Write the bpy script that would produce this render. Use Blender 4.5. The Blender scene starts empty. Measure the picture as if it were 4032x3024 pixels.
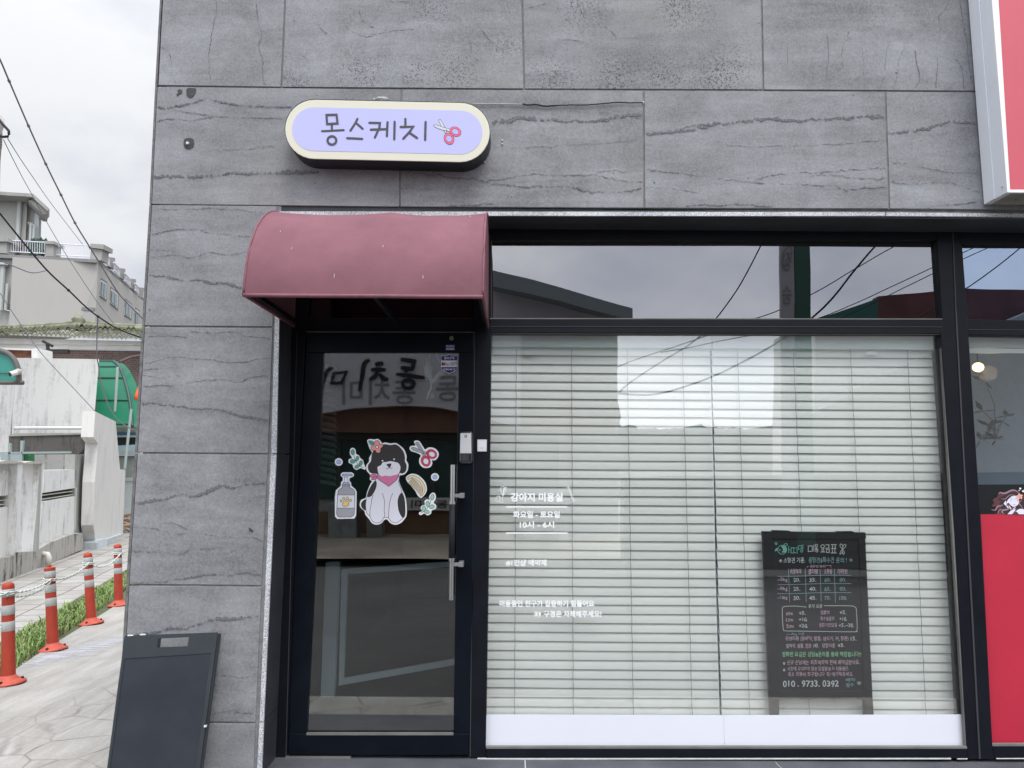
import bpy, math, random
from mathutils import Vector, Matrix
random.seed(7)
R = math.radians
S = bpy.context.scene
# ------------------------------------------------------------------ camera
CAM = Vector((0.0, -3.8, 1.62))
F, CX, CY = 3028.0, 2016.0, 1512.0          # focal length and centre in photo pixels
pit, yaw, rol = R(5.878), R(0.031), R(0.409)
fw = Vector((math.sin(yaw)*math.cos(pit), math.cos(yaw)*math.cos(pit), math.sin(pit)))
rt0 = Vector((math.cos(yaw), -math.sin(yaw), 0)); up0 = rt0.cross(fw)
rt = rt0*math.cos(rol)+up0*math.sin(rol); up = up0*math.cos(rol)-rt0*math.sin(rol)
cd = bpy.data.cameras.new('camera'); cam = bpy.data.objects.new('camera', cd)
S.collection.objects.link(cam); S.camera = cam
cam.matrix_world = Matrix(((rt.x, up.x, -fw.x, CAM.x), (rt.y, up.y, -fw.y, CAM.y), (rt.z, up.z, -fw.z, CAM.z), (0, 0, 0, 1)))
cd.sensor_width = 36; cd.lens = F*36/4032; cd.clip_end = 2000; cd.clip_start = .05
# ------------------------------------------------------------------ world, sun, exposure
w = bpy.data.worlds.new('World'); S.world = w; w.use_nodes = True
nt = w.node_tree; nt.nodes.clear()
def nd(nt, t, **k):
    n = nt.nodes.new(t)
    for a, v in k.items():
        if a[0] == 'i' and a[1:].isdigit(): n.inputs[int(a[1:])].default_value = v
        elif a.startswith('_'): n.inputs[a[1:]].default_value = v
        else: setattr(n, a, v)
    return n
def lk(nt, a, b): nt.links.new(a, b)
SUN_EL, SUN_AZ = R(58), R(158)
sky = nd(nt, 'ShaderNodeTexSky', sky_type='NISHITA', sun_disc=False, sun_elevation=SUN_EL, sun_rotation=SUN_AZ)
skm = nd(nt, 'ShaderNodeVectorMath', operation='SCALE'); skm.inputs[3].default_value = .09; lk(nt, sky.outputs[0], skm.inputs[0])
tc = nd(nt, 'ShaderNodeTexCoord')
mp = nd(nt, 'ShaderNodeMapping'); mp.inputs['Scale'].default_value = (1, 1, 1.9); mp.inputs['Location'].default_value = (3.1, 1.2, .3); lk(nt, tc.outputs['Generated'], mp.inputs[0])
no = nd(nt, 'ShaderNodeTexNoise', _Scale=2.6, _Detail=7.0, _Roughness=.52); lk(nt, mp.outputs[0], no.inputs['Vector'])
rp = nd(nt, 'ShaderNodeValToRGB'); lk(nt, no.outputs['Fac'], rp.inputs[0])
rp.color_ramp.elements[0].position = .36; rp.color_ramp.elements[0].color = (.60, .63, .73, 1)
rp.color_ramp.elements[1].position = .58; rp.color_ramp.elements[1].color = (.93, .945, .965, 1)
mx = nd(nt, 'ShaderNodeMixRGB', i0=.93); lk(nt, skm.outputs[0], mx.inputs[1]); lk(nt, rp.outputs[0], mx.inputs[2])
def _m(op, x, y):                            # overcast dome: brighter overhead and on the sun's side than along the horizon
    m = nd(nt, 'ShaderNodeMath', operation=op)
    for i, q in enumerate((x, y)):
        if isinstance(q, float): m.inputs[i].default_value = q
        else: lk(nt, q, m.inputs[i])
    return m.outputs[0]
sx_ = nd(nt, 'ShaderNodeSeparateXYZ'); lk(nt, tc.outputs['Generated'], sx_.inputs[0])
zc = _m('MAXIMUM', sx_.outputs[2], 0.0); yc = _m('MAXIMUM', _m('MULTIPLY', sx_.outputs[1], -1.0), 0.0)
gr = _m('ADD', _m('ADD', .635, _m('MULTIPLY', _m('POWER', zc, 4.0), 2.2)), _m('MULTIPLY', yc, .86))
bg = nd(nt, 'ShaderNodeBackground', _Strength=1.0); lk(nt, mx.outputs[0], bg.inputs[0]); lk(nt, gr, bg.inputs[1])
wo = nd(nt, 'ShaderNodeOutputWorld'); lk(nt, bg.outputs[0], wo.inputs[0])
sd = bpy.data.lights.new('sun', 'SUN'); sd.energy = 1.3; sd.angle = R(28); sd.color = (1, .97, .93)
so = bpy.data.objects.new('sun', sd); S.collection.objects.link(so)
sdir = Vector((math.sin(SUN_AZ)*math.cos(SUN_EL), math.cos(SUN_AZ)*math.cos(SUN_EL), math.sin(SUN_EL)))
so.rotation_euler = sdir.to_track_quat('Z', 'Y').to_euler()
S.view_settings.view_transform = 'Standard'; S.view_settings.look = 'None'; S.view_settings.exposure = 0.6; S.view_settings.gamma = 1
S.cycles.max_bounces = 8; S.cycles.transparent_max_bounces = 16; S.cycles.caustics_reflective = False
# ------------------------------------------------------------------ projection helpers (photo pixel -> real plane)
def ray(px, py): return fw + rt*((px-CX)/F) - up*((py-CY)/F)
def P(px, py, Y=0.0):
    d = ray(px, py); return CAM + d*((Y-CAM.y)/d.y)
def PZ(px, py, z=0.0):
    d = ray(px, py); return CAM + d*((z-CAM.z)/d.z)
def PV(px, py, A, u):                       # vertical plane through A along the horizontal direction u
    n = Vector((-u.y, u.x, 0)); d = ray(px, py); return CAM + d*((A-CAM).dot(n)/d.dot(n))
YM = .272                                   # the glass plane
def RF(px, py, Y):                          # place across the street seen mirrored at this pixel
    p = P(px, py, 2*YM-Y); p.y = Y; return p
# ------------------------------------------------------------------ mesh builder
class MB:
    def __init__(s): s.v = []; s.f = []; s.m = []; s.uv = {}; s.col = []
    def face(s, pts, m=0, uv=None):
        b = len(s.v); s.v += [tuple(p) for p in pts]; s.f.append(tuple(range(b, b+len(pts)))); s.m.append(m)
        if uv: s.uv[len(s.f)-1] = uv
    def solid(s, ring0, ring1, m=0, cap=True):     # two rings of equal length joined by quads
        b = len(s.v); n = len(ring0); s.v += [tuple(p) for p in ring0]+[tuple(p) for p in ring1]
        for i in range(n):
            j = (i+1) % n; s.f.append((b+i, b+j, b+n+j, b+n+i)); s.m.append(m)
        if cap:
            s.f.append(tuple(range(b+n-1, b-1, -1))); s.f.append(tuple(range(b+n, b+2*n))); s.m += [m, m]
    def box(s, x0, x1, y0, y1, z0, z1, m=0):
        s.solid([(x0, y0, z0), (x1, y0, z0), (x1, y1, z0), (x0, y1, z0)], [(x0, y0, z1), (x1, y0, z1), (x1, y1, z1), (x0, y1, z1)], m)
    def plate(s, px, Y, th, m=0, sk=0):           # polygon given in photo pixels on plane Y, extruded back by th (and sideways by sk*th)
        a = [P(x, y, Y) for x, y in px]; s.solid(a, [p+Vector((sk*th, th, 0)) for p in a], m)
    def rect(s, x0, y0, x1, y1, Y, th, m=0): s.plate([(x0, y0), (x1, y0), (x1, y1), (x0, y1)], Y, th, m)
    def vplate(s, px, A, u, th, m=0):             # the same on a vertical plane along u
        n = Vector((-u.y, u.x, 0)).normalized(); n = n if n.x < 0 else -n
        a = [PV(x, y, A, u) for x, y in px]; s.solid(a, [p+n*th for p in a], m)
    def tube(s, pts, r, n=8, m=0, cap=True):
        pts = [Vector(p) for p in pts]; rings = []
        for i, p in enumerate(pts):
            d = (pts[min(i+1, len(pts)-1)]-pts[max(i-1, 0)]).normalized()
            a = d.cross(Vector((0, 0, 1)) if abs(d.z) < .9 else Vector((1, 0, 0))).normalized(); c = d.cross(a)
            rr = r[i] if isinstance(r, (list, tuple)) else r
            rings.append([p+(a*math.cos(2*math.pi*k/n)+c*math.sin(2*math.pi*k/n))*rr for k in range(n)])
        b = len(s.v)
        for q in rings: s.v += [tuple(p) for p in q]
        for i in range(len(pts)-1):
            for k in range(n):
                s.f.append((b+i*n+k, b+i*n+(k+1) % n, b+(i+1)*n+(k+1) % n, b+(i+1)*n+k)); s.m.append(m)
        if cap:
            s.f.append(tuple(b+k for k in range(n))[::-1]); s.f.append(tuple(b+(len(pts)-1)*n+k for k in range(n))); s.m += [m, m]
    def lathe(s, c, prof, n=24, m=0):             # prof: (radius, z)
        s.tube([Vector(c)+Vector((0, 0, z)) for r, z in prof], [max(r, .0005) for r, z in prof], n, m)
    def build(s, name, mats, parent=None, smooth=False, bev=0):
        me = bpy.data.meshes.new(name); me.from_pydata(s.v, [], s.f)
        for m in (mats if isinstance(mats, (list, tuple)) else [mats]): me.materials.append(m)
        me.polygons.foreach_set('material_index', s.m)
        if s.uv:
            ul = me.uv_layers.new(name='UVMap')
            for fi, uv in s.uv.items():
                for k, li in enumerate(me.polygons[fi].loop_indices): ul.data[li].uv = uv[k]
        if s.col:
            ca = me.color_attributes.new('slab', 'FLOAT_COLOR', 'POINT')
            for i, c in enumerate(s.col): ca.data[i].color = c
        if smooth: me.polygons.foreach_set('use_smooth', [True]*len(me.polygons))
        me.validate(); me.update()
        o = bpy.data.objects.new(name, me); S.collection.objects.link(o)
        if parent:
            o.parent = parent; o.matrix_parent_inverse = Matrix.Translation(-parent.location)
        if bev:
            b = o.modifiers.new('bevel', 'BEVEL'); b.width = bev; b.segments = 2; b.limit_method = 'ANGLE'; b.angle_limit = R(50)
        return o
def tag(o, label=None, cat=None, group=None, kind=None):
    if label: o['label'] = label
    if cat: o['category'] = cat
    if group: o['group'] = group
    if kind: o['kind'] = kind
    return o
def empty(name, loc, label=None, cat=None, group=None):
    o = bpy.data.objects.new(name, None); o.location = loc; o.empty_display_size = .2; S.collection.objects.link(o)
    return tag(o, label, cat, group)
def copy_tree(o, parent=None):
    c = o.copy(); S.collection.objects.link(c)
    if parent: c.parent = parent
    for ch in o.children: copy_tree(ch, c)
    return c
# ------------------------------------------------------------------ flat drawings (stickers, lettering)
def catmull(pts, closed=True, k=5):
    n = len(pts); out = []
    rng = range(n) if closed else range(n-1)
    for i in rng:
        p = [pts[(i+j) % n] if closed else pts[min(max(i+j, 0), n-1)] for j in (-1, 0, 1, 2)]
        for t in range(k):
            t /= k; q = []
            for a in (0, 1):
                p0, p1, p2, p3 = (v[a] for v in p)
                q.append(.5*((2*p1)+(-p0+p2)*t+(2*p0-5*p1+4*p2-p3)*t*t+(-p0+3*p1-3*p2+p3)*t**3))
            out.append(tuple(q))
    if not closed: out.append(tuple(pts[-1]))
    return out
def ellipse(cx, cy, rx, ry, rot=0, n=20):
    c, s = math.cos(R(rot)), math.sin(R(rot)); o = []
    for k in range(n):
        a = 2*math.pi*k/n; x, y = rx*math.cos(a), ry*math.sin(a); o.append((cx+x*c-y*s, cy+x*s+y*c))
    return o
class Draw:
    """flat inks laid one over another on a plane; coordinates are crop pixels (origin, scale)"""
    def __init__(s, ox, oy, sc, Y, mb=None, un=P, step=.00012): s.o = (ox, oy, sc); s.Y = Y; s.mb = mb or MB(); s.k = 0; s.un = un; s.step = step
    def pt(s, q):
        ox, oy, sc = s.o; return s.un(ox+q[0]/sc, oy+q[1]/sc, s.Y-s.k*s.step)
    def poly(s, pts, m=0, smooth=False):
        if smooth: pts = catmull(pts)
        s.k += 1; s.mb.face([s.pt(q) for q in pts], m)
    def line(s, pts, wd, m=0, closed=False, smooth=False, taper=None):
        if smooth: pts = catmull(pts, closed)
        s.k += 1; n = len(pts); L = []; Rr = []
        for i in range(n):
            a = pts[(i-1) % n] if closed else pts[max(i-1, 0)]; c = pts[(i+1) % n] if closed else pts[min(i+1, n-1)]; b = pts[i]
            d1 = Vector((b[0]-a[0], b[1]-a[1])); d2 = Vector((c[0]-b[0], c[1]-b[1]))
            if d1.length < 1e-6: d1 = d2
            if d2.length < 1e-6: d2 = d1
            d1.normalize(); d2.normalize(); n1 = Vector((-d1.y, d1.x)); n2 = Vector((-d2.y, d2.x)); q = n1+n2
            if q.length < .3: q = n1
            q.normalize(); h = wd/2/max(q.dot(n1), .55)
            if taper: h *= taper(i/(n-1))
            L.append((b[0]+q.x*h, b[1]+q.y*h)); Rr.append((b[0]-q.x*h, b[1]-q.y*h))
        for i in range(n if closed else n-1):
            j = (i+1) % n; s.mb.face([s.pt(L[i]), s.pt(L[j]), s.pt(Rr[j]), s.pt(Rr[i])], m)
        if not closed and not taper:
            for e, f in ((0, 1), (n-1, n-2)):
                d = Vector((pts[e][0]-pts[f][0], pts[e][1]-pts[f][1])).normalized(); nn = Vector((-d.y, d.x)); arc = []
                for t in range(7):
                    a = math.pi*t/6; v = nn*math.cos(a)*wd/2+d*math.sin(a)*wd/2; arc.append((pts[e][0]+v.x, pts[e][1]+v.y))
                s.mb.face([s.pt(q) for q in arc], m)
    def ring(s, pts, wd, m): s.line(pts, wd, m, closed=True)
    def btext(s, body, x0, y0, x1, y1, m=0, w=1.6):      # heavy lettering
        for dx, dy_ in ((-w, 0), (w, 0), (0, -w), (0, w), (0, 0)): s.text(body, x0+dx+w, y0+dy_, x1+dx-w, y1+dy_, m, .014)
    def text(s, body, x0, y0, x1, y1, m=0, bold=0.0, jit=0, fit=True, slant=0, dy=0):
        c = bpy.data.curves.new('t', 'FONT'); c.body = body; c.offset = bold; c.resolution_u = 3
        o = bpy.data.objects.new('t', c); S.collection.objects.link(o); bpy.context.view_layer.update()
        me = bpy.data.meshes.new_from_object(o.evaluated_get(bpy.context.evaluated_depsgraph_get()))
        if len(me.vertices):
            xs = [v.co.x for v in me.vertices]; ys = [v.co.y for v in me.vertices]
            a, b, c0, d = min(xs), max(xs), min(ys), max(ys); s.k += 1
            if not fit: x1 = x0+(x1-x0)*1.0
            base = len(s.mb.v)
            for v in me.vertices:
                u = (v.co.x-a)/(b-a or 1); t = (v.co.y-c0)/(d-c0 or 1)
                wob = jit*math.sin(u*len(body)*2.3+t*2)+jit*.6*math.sin(u*31)
                s.mb.v.append(tuple(s.pt((x0+(x1-x0)*u+slant*t+wob*.6, y1+(y0-y1)*t+dy*u+wob))))
            for p in me.polygons: s.mb.f.append(tuple(base+i for i in p.vertices)); s.mb.m.append(m)
        bpy.data.objects.remove(o); bpy.data.curves.remove(c); bpy.data.meshes.remove(me)
# ------------------------------------------------------------------ materials
def mat(name, col, rough=.6, metal=0, var=0, vscale=6, bump=0, bscale=80, spec=.5, emit=None, coat=0):
    m = bpy.data.materials.new(name); m.use_nodes = True; nt = m.node_tree; b = nt.nodes['Principled BSDF']
    b.inputs['Base Color'].default_value = (*col, 1); b.inputs['Roughness'].default_value = rough; b.inputs['Metallic'].default_value = metal
    b.inputs['Specular IOR Level'].default_value = spec; b.inputs['Coat Weight'].default_value = coat
    if var:
        t = nd(nt, 'ShaderNodeTexCoord'); n = nd(nt, 'ShaderNodeTexNoise', _Scale=vscale, _Detail=8.0, _Roughness=.62); lk(nt, t.outputs['Object'], n.inputs['Vector'])
        r = nd(nt, 'ShaderNodeMapRange', i1=.3, i2=.7, i3=1-var, i4=1+var); lk(nt, n.outputs['Fac'], r.inputs[0])
        s = nd(nt, 'ShaderNodeVectorMath', operation='SCALE'); s.inputs[0].default_value = col; lk(nt, r.outputs[0], s.inputs[3]); lk(nt, s.outputs[0], b.inputs['Base Color'])
    if bump:
        t = nd(nt, 'ShaderNodeTexCoord'); n = nd(nt, 'ShaderNodeTexNoise', _Scale=bscale, _Detail=4.0); lk(nt, t.outputs['Object'], n.inputs['Vector'])
        bp = nd(nt, 'ShaderNodeBump', _Strength=bump, _Distance=.01); lk(nt, n.outputs['Fac'], bp.inputs['Height']); lk(nt, bp.outputs[0], b.inputs['Normal'])
    if emit:
        b.inputs['Emission Color'].default_value = (*emit[0], 1); b.inputs['Emission Strength'].default_value = emit[1]
    return m
def noise(nt, vec, scale, det=4, rough=.5, dist=0):
    n = nd(nt, 'ShaderNodeTexNoise', _Scale=scale, _Detail=float(det), _Roughness=rough, _Distortion=float(dist)); lk(nt, vec, n.inputs['Vector']); return n.outputs['Fac']
def mapr(nt, v, a, b, c, d):
    r = nd(nt, 'ShaderNodeMapRange', i1=a, i2=b, i3=c, i4=d); lk(nt, v, r.inputs[0]); return r.outputs[0]
def math_(nt, op, a, b):
    m = nd(nt, 'ShaderNodeMath', operation=op)
    for i, x in enumerate((a, b)):
        if isinstance(x, (int, float)): m.inputs[i].default_value = x
        else: lk(nt, x, m.inputs[i])
    return m.outputs[0]
def mixc(nt, f, a, b):
    m = nd(nt, 'ShaderNodeMixRGB')
    for i, x in enumerate((f, a, b)):
        if isinstance(x, tuple): m.inputs[i].default_value = (*x, 1)
        elif isinstance(x, (int, float)): m.inputs[i].default_value = x
        else: lk(nt, x, m.inputs[i])
    return m.outputs[0]
def stone_mat():
    m = bpy.data.materials.new('basalt_stone'); m.use_nodes = True; nt = m.node_tree; b = nt.nodes['Principled BSDF']
    t = nd(nt, 'ShaderNodeTexCoord'); at = nd(nt, 'ShaderNodeAttribute', attribute_name='slab')
    ofs = nd(nt, 'ShaderNodeVectorMath', operation='MULTIPLY_ADD'); ofs.inputs[1].default_value = (17, 23, 11)
    lk(nt, at.outputs['Color'], ofs.inputs[0]); lk(nt, t.outputs['Object'], ofs.inputs[2]); V = ofs.outputs[0]
    st = nd(nt, 'ShaderNodeMapping'); st.inputs['Scale'].default_value = (1.1, 1, 6.5); lk(nt, V, st.inputs[0])
    big = noise(nt, V, 2.2, 6, .6, .6); band = noise(nt, st.outputs[0], 1.3, 8, .65, .4); fine = noise(nt, V, 90, 3, .7); mid = noise(nt, V, 22, 5, .7)
    a = math_(nt, 'ADD', mapr(nt, big, .3, .7, .80, 1.22), mapr(nt, band, .3, .7, -.20, .24))
    a = math_(nt, 'ADD', a, mapr(nt, fine, .3, .7, -.17, .17)); a = math_(nt, 'ADD', a, mapr(nt, noise(nt, V, 240, 2, .6), .3, .7, -.14, .14)); a = math_(nt, 'ADD', a, mapr(nt, mid, .35, .65, -.045, .06))
    sc = nd(nt, 'ShaderNodeVectorMath', operation='SCALE'); sc.inputs[0].default_value = (.236, .242, .256); lk(nt, a, sc.inputs[3])
    sep = nd(nt, 'ShaderNodeSeparateColor'); lk(nt, at.outputs['Color'], sep.inputs[0])
    # pores: sparse everywhere, crowded in patches of the porous slabs
    vo = nd(nt, 'ShaderNodeTexVoronoi', _Scale=165.0, _Randomness=1.0); lk(nt, V, vo.inputs['Vector'])
    wob = nd(nt, 'ShaderNodeTexNoise', _Scale=4.0, _Detail=4.0); lk(nt, t.outputs['Object'], wob.inputs['Vector']); wv = nd(nt, 'ShaderNodeVectorMath', operation='MULTIPLY_ADD'); wv.inputs[1].default_value = (.22, .22, .22); lk(nt, wob.outputs['Color'], wv.inputs[0]); lk(nt, t.outputs['Object'], wv.inputs[2])
    dense = 0.0
    for px, py, r_ in ((1790, 300, .16), (1160, 325, .10), (1430, 310, .13), (1640, 300, .10), (1700, 20, .10), (2000, 200, .08), (2832, 310, .17), (2600, 305, .13), (2440, 330, .14), (2180, 330, .13), (2690, 25, .12), (2290, 15, .12), (3400, 55, .16), (3110, 90, .10), (3320, 0, .10)):
        c_ = P(px, py, 0)+Vector((.11, .11, .11)); ds = nd(nt, 'ShaderNodeVectorMath', operation='DISTANCE'); lk(nt, wv.outputs[0], ds.inputs[0]); ds.inputs[1].default_value = c_
        dense = math_(nt, 'MAXIMUM', dense, mapr(nt, ds.outputs['Value'], r_*.2, r_*1.9, .9, 0))
    dense = math_(nt, 'MULTIPLY', dense, sep.outputs[2])
    th = math_(nt, 'ADD', math_(nt, 'MULTIPLY', dense, .42), math_(nt, 'MULTIPLY', sep.outputs[2], .13))
    pore = math_(nt, 'LESS_THAN', vo.outputs['Distance'], th)
    gate = math_(nt, 'GREATER_THAN', noise(nt, V, 60, 2, .5), .49); pore = math_(nt, 'MULTIPLY', pore, gate)
    v2 = nd(nt, 'ShaderNodeTexVoronoi', _Scale=13.0, _Randomness=1.0); lk(nt, V, v2.inputs['Vector'])
    p2 = math_(nt, 'LESS_THAN', v2.outputs['Distance'], mapr(nt, noise(nt, V, 9, 2, .5), .5, .7, .0, .075)); pore = math_(nt, 'MAXIMUM', pore, p2)
    stain = mapr(nt, noise(nt, V, .9, 4, .6), .56, .74, 0, .35)
    c0 = mixc(nt, stain, sc.outputs[0], (.25, .235, .20))
    lk(nt, mixc(nt, math_(nt, 'MULTIPLY', pore, .8), c0, (.05, .05, .06)), b.inputs['Base Color'])
    b.inputs['Roughness'].default_value = .72; b.inputs['Specular IOR Level'].default_value = .25
    h = math_(nt, 'SUBTRACT', math_(nt, 'MULTIPLY', fine, .35), pore)
    bp = nd(nt, 'ShaderNodeBump', _Strength=.5, _Distance=.004); lk(nt, h, bp.inputs['Height']); lk(nt, bp.outputs[0], b.inputs['Normal'])
    return m
def vein_mat():
    m = bpy.data.materials.new('stone_vein'); m.use_nodes = True; nt = m.node_tree; b = nt.nodes['Principled BSDF']; out = nt.nodes['Material Output']
    t = nd(nt, 'ShaderNodeTexCoord'); V = t.outputs['Object']; sp = nd(nt, 'ShaderNodeSeparateXYZ'); lk(nt, t.outputs['UV'], sp.inputs[0])
    edge = math_(nt, 'ABSOLUTE', math_(nt, 'SUBTRACT', sp.outputs[1], .5), 0)
    v = nd(nt, 'ShaderNodeTexVoronoi', _Scale=170.0); lk(nt, V, v.inputs['Vector'])
    n = noise(nt, V, 60, 4, .7); n2 = noise(nt, V, 7, 3, .6)
    k = math_(nt, 'ADD', math_(nt, 'MULTIPLY', edge, -1.5), math_(nt, 'ADD', mapr(nt, n, .3, .7, .0, 1.0), mapr(nt, n2, .35, .65, -.22, .3)))
    al = mapr(nt, k, .18, .42, 0, 1)
    lk(nt, mixc(nt, mapr(nt, v.outputs['Distance'], .28, .42, 0, 1), (.04, .04, .05), (.185, .19, .205)), b.inputs['Base Color'])
    b.inputs['Roughness'].default_value = .9; b.inputs['Specular IOR Level'].default_value = .1
    tr = nd(nt, 'ShaderNodeBsdfTransparent'); mx = nd(nt, 'ShaderNodeMixShader'); lk(nt, al, mx.inputs[0]); lk(nt, tr.outputs[0], mx.inputs[1]); lk(nt, b.outputs[0], mx.inputs[2]); lk(nt, mx.outputs[0], out.inputs[0])
    return m
def granite(name, c1, c2, sc=260, rough=.45):
    m = bpy.data.materials.new(name); m.use_nodes = True; nt = m.node_tree; b = nt.nodes['Principled BSDF']
    t = nd(nt, 'ShaderNodeTexCoord'); V = t.outputs['Object']
    n = noise(nt, V, sc, 3, .7); n2 = noise(nt, V, 5, 3, .5)
    lk(nt, mixc(nt, mapr(nt, math_(nt, 'ADD', n, math_(nt, 'MULTIPLY', n2, .3)), .5, .8, 0, 1), c1, c2), b.inputs['Base Color']); b.inputs['Roughness'].default_value = rough
    return m
def plaster(name, base, dirt, amt=.5, streak=True, zs=.35):
    m = bpy.data.materials.new(name); m.use_nodes = True; nt = m.node_tree; b = nt.nodes['Principled BSDF']
    t = nd(nt, 'ShaderNodeTexCoord'); V = t.outputs['Object']
    mp = nd(nt, 'ShaderNodeMapping'); mp.inputs['Scale'].default_value = (3, 3, zs if streak else 3); lk(nt, V, mp.inputs[0])
    a = noise(nt, mp.outputs[0], 2.6, 9, .7, .3); c = noise(nt, V, 1.1, 5, .6); f = noise(nt, V, 14, 5, .7)
    s = math_(nt, 'ADD', math_(nt, 'MULTIPLY', a, .62), math_(nt, 'ADD', math_(nt, 'MULTIPLY', c, .25), math_(nt, 'MULTIPLY', f, .18)))
    lk(nt, mixc(nt, mapr(nt, s, .53, .53+.2/max(amt, .01)*.5, 0, min(1, amt*1.3)), base, dirt), b.inputs['Base Color'])
    b.inputs['Roughness'].default_value = .92; b.inputs['Specular IOR Level'].default_value = .2
    bp = nd(nt, 'ShaderNodeBump', _Strength=.25, _Distance=.02); lk(nt, f, bp.inputs['Height']); lk(nt, bp.outputs[0], b.inputs['Normal'])
    return m
def glass(name, tint, refl, rough=0.0, rcol=(1, 1, 1)):
    m = bpy.data.materials.new(name); m.use_nodes = True; nt = m.node_tree; nt.nodes.clear(); out = nd(nt, 'ShaderNodeOutputMaterial')
    tr = nd(nt, 'ShaderNodeBsdfTransparent'); tr.inputs[0].default_value = (*tint, 1)
    gl = nd(nt, 'ShaderNodeBsdfGlossy'); gl.inputs['Roughness'].default_value = rough; gl.inputs[0].default_value = (*rcol, 1)
    t = nd(nt, 'ShaderNodeTexCoord'); bp = nd(nt, 'ShaderNodeBump', _Strength=.05, _Distance=.01); n = noise(nt, t.outputs['Object'], 2.2, 1, .4); lk(nt, n, bp.inputs['Height']); lk(nt, bp.outputs[0], gl.inputs['Normal'])
    fr = nd(nt, 'ShaderNodeLayerWeight', _Blend=.12); f = math_(nt, 'ADD', math_(nt, 'MULTIPLY', fr.outputs['Fresnel'], .6), refl)
    mx = nd(nt, 'ShaderNodeMixShader'); lk(nt, f, mx.inputs[0]); lk(nt, tr.outputs[0], mx.inputs[1]); lk(nt, gl.outputs[0], mx.inputs[2]); lk(nt, mx.outputs[0], out.inputs[0])
    return m
def translucent(name, col, fac=.5):
    m = bpy.data.materials.new(name); m.use_nodes = True; nt = m.node_tree; b = nt.nodes['Principled BSDF']; out = nt.nodes['Material Output']
    b.inputs['Base Color'].default_value = (*col, 1); b.inputs['Roughness'].default_value = .25
    t = nd(nt, 'ShaderNodeBsdfTranslucent'); t.inputs[0].default_value = (*col, 1); mx = nd(nt, 'ShaderNodeMixShader', i0=fac)
    lk(nt, b.outputs[0], mx.inputs[1]); lk(nt, t.outputs[0], mx.inputs[2]); lk(nt, mx.outputs[0], out.inputs[0]); return m
def brick_mat(name, c1, c2, mortar, sc=4.5, rot=True):
    m = bpy.data.materials.new(name); m.use_nodes = True; nt = m.node_tree; b = nt.nodes['Principled BSDF']
    t = nd(nt, 'ShaderNodeTexCoord'); sp = nd(nt, 'ShaderNodeSeparateXYZ'); lk(nt, t.outputs['Object'], sp.inputs[0]); cb = nd(nt, 'ShaderNodeCombineXYZ')
    if rot: lk(nt, math_(nt, 'ADD', sp.outputs[0], sp.outputs[1]), cb.inputs[0]); lk(nt, sp.outputs[2], cb.inputs[1])
    else: lk(nt, sp.outputs[0], cb.inputs[0]); lk(nt, sp.outputs[1], cb.inputs[1])
    br = nd(nt, 'ShaderNodeTexBrick', _Scale=sc); br.inputs['Color1'].default_value = (*c1, 1); br.inputs['Color2'].default_value = (*c2, 1); br.inputs['Mortar'].default_value = (*mortar, 1)
    br.inputs['Mortar Size'].default_value = .012; lk(nt, cb.outputs[0], br.inputs['Vector'])
    n = mapr(nt, noise(nt, t.outputs['Object'], 3, 7, .65), .3, .7, .82, 1.15); s = nd(nt, 'ShaderNodeVectorMath', operation='SCALE'); lk(nt, br.outputs[0], s.inputs[0]); lk(nt, n, s.inputs[3]); lk(nt, s.outputs[0], b.inputs['Base Color'])
    b.inputs['Roughness'].default_value = .9; return m
M = {}
M['stone'] = stone_mat(); M['vein'] = vein_mat()
M['mortar'] = mat('mortar', (.20, .20, .205), .9, var=.3, vscale=20)
M['sideedge'] = mat('stone_edge', (.15, .15, .15), .9, var=.35, vscale=25, bump=.4)
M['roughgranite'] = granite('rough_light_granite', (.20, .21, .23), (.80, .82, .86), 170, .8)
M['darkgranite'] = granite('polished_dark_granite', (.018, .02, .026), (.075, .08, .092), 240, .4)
M['stepgranite'] = granite('honed_step_granite', (.04, .044, .055), (.16, .165, .185), 200, .5)
M['frame'] = mat('black_anodised_frame', (.0065, .008, .013), .38, var=.25, vscale=9, spec=.22)
M['doorframe'] = mat('black_door_frame', (.0035, .006, .011), .34, var=.3, vscale=7, spec=.18)
M['framegroove'] = mat('frame_groove', (.003, .003, .004), .6)
M['gasket'] = mat('grey_gasket', (.17, .17, .16), .7, var=.2)
M['caulk'] = mat('white_caulk', (.65, .68, .66), .7, var=.15, vscale=30)
M['whitefilm'] = mat('white_film', (.80, .82, .90), .35, var=.015, vscale=2)
M['redfilm'] = mat('red_film', (.50, .022, .052), .45, var=.05, vscale=4)
M['blackfilm'] = mat('black_film', (.009, .010, .012), .35)
M['glass'] = glass('window_glass', (1.0, 1.0, .995), .12)
M['doorglass'] = glass('door_glass', (.80, .83, .84), .135)
M['transomglass'] = glass('tinted_transom_glass', (.30, .31, .33), .215, rcol=(.97, .97, 1.0))
M['white'] = mat('white_vinyl', (.92, .93, .95), .5)
M['navy'] = mat('navy_ink', (.012, .014, .045), .5)
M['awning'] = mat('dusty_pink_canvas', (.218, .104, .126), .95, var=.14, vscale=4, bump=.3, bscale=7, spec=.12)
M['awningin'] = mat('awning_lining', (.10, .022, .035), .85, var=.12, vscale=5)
M['slat'] = mat('blind_slat', (.87, .935, .90), .45, var=.03, vscale=3)
M['cord'] = mat('blind_cord', (.30, .31, .31), .8)
M['silver'] = mat('brushed_steel', (.62, .63, .64), .28, 1)
M['chrome'] = mat('satin_chrome', (.34, .36, .38), .4, .6)
M['rubber'] = mat('black_rubber', (.007, .009, .014), .7)
M['floor'] = mat('indoor_floor', (.10, .085, .065), .4, var=.3)
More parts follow.
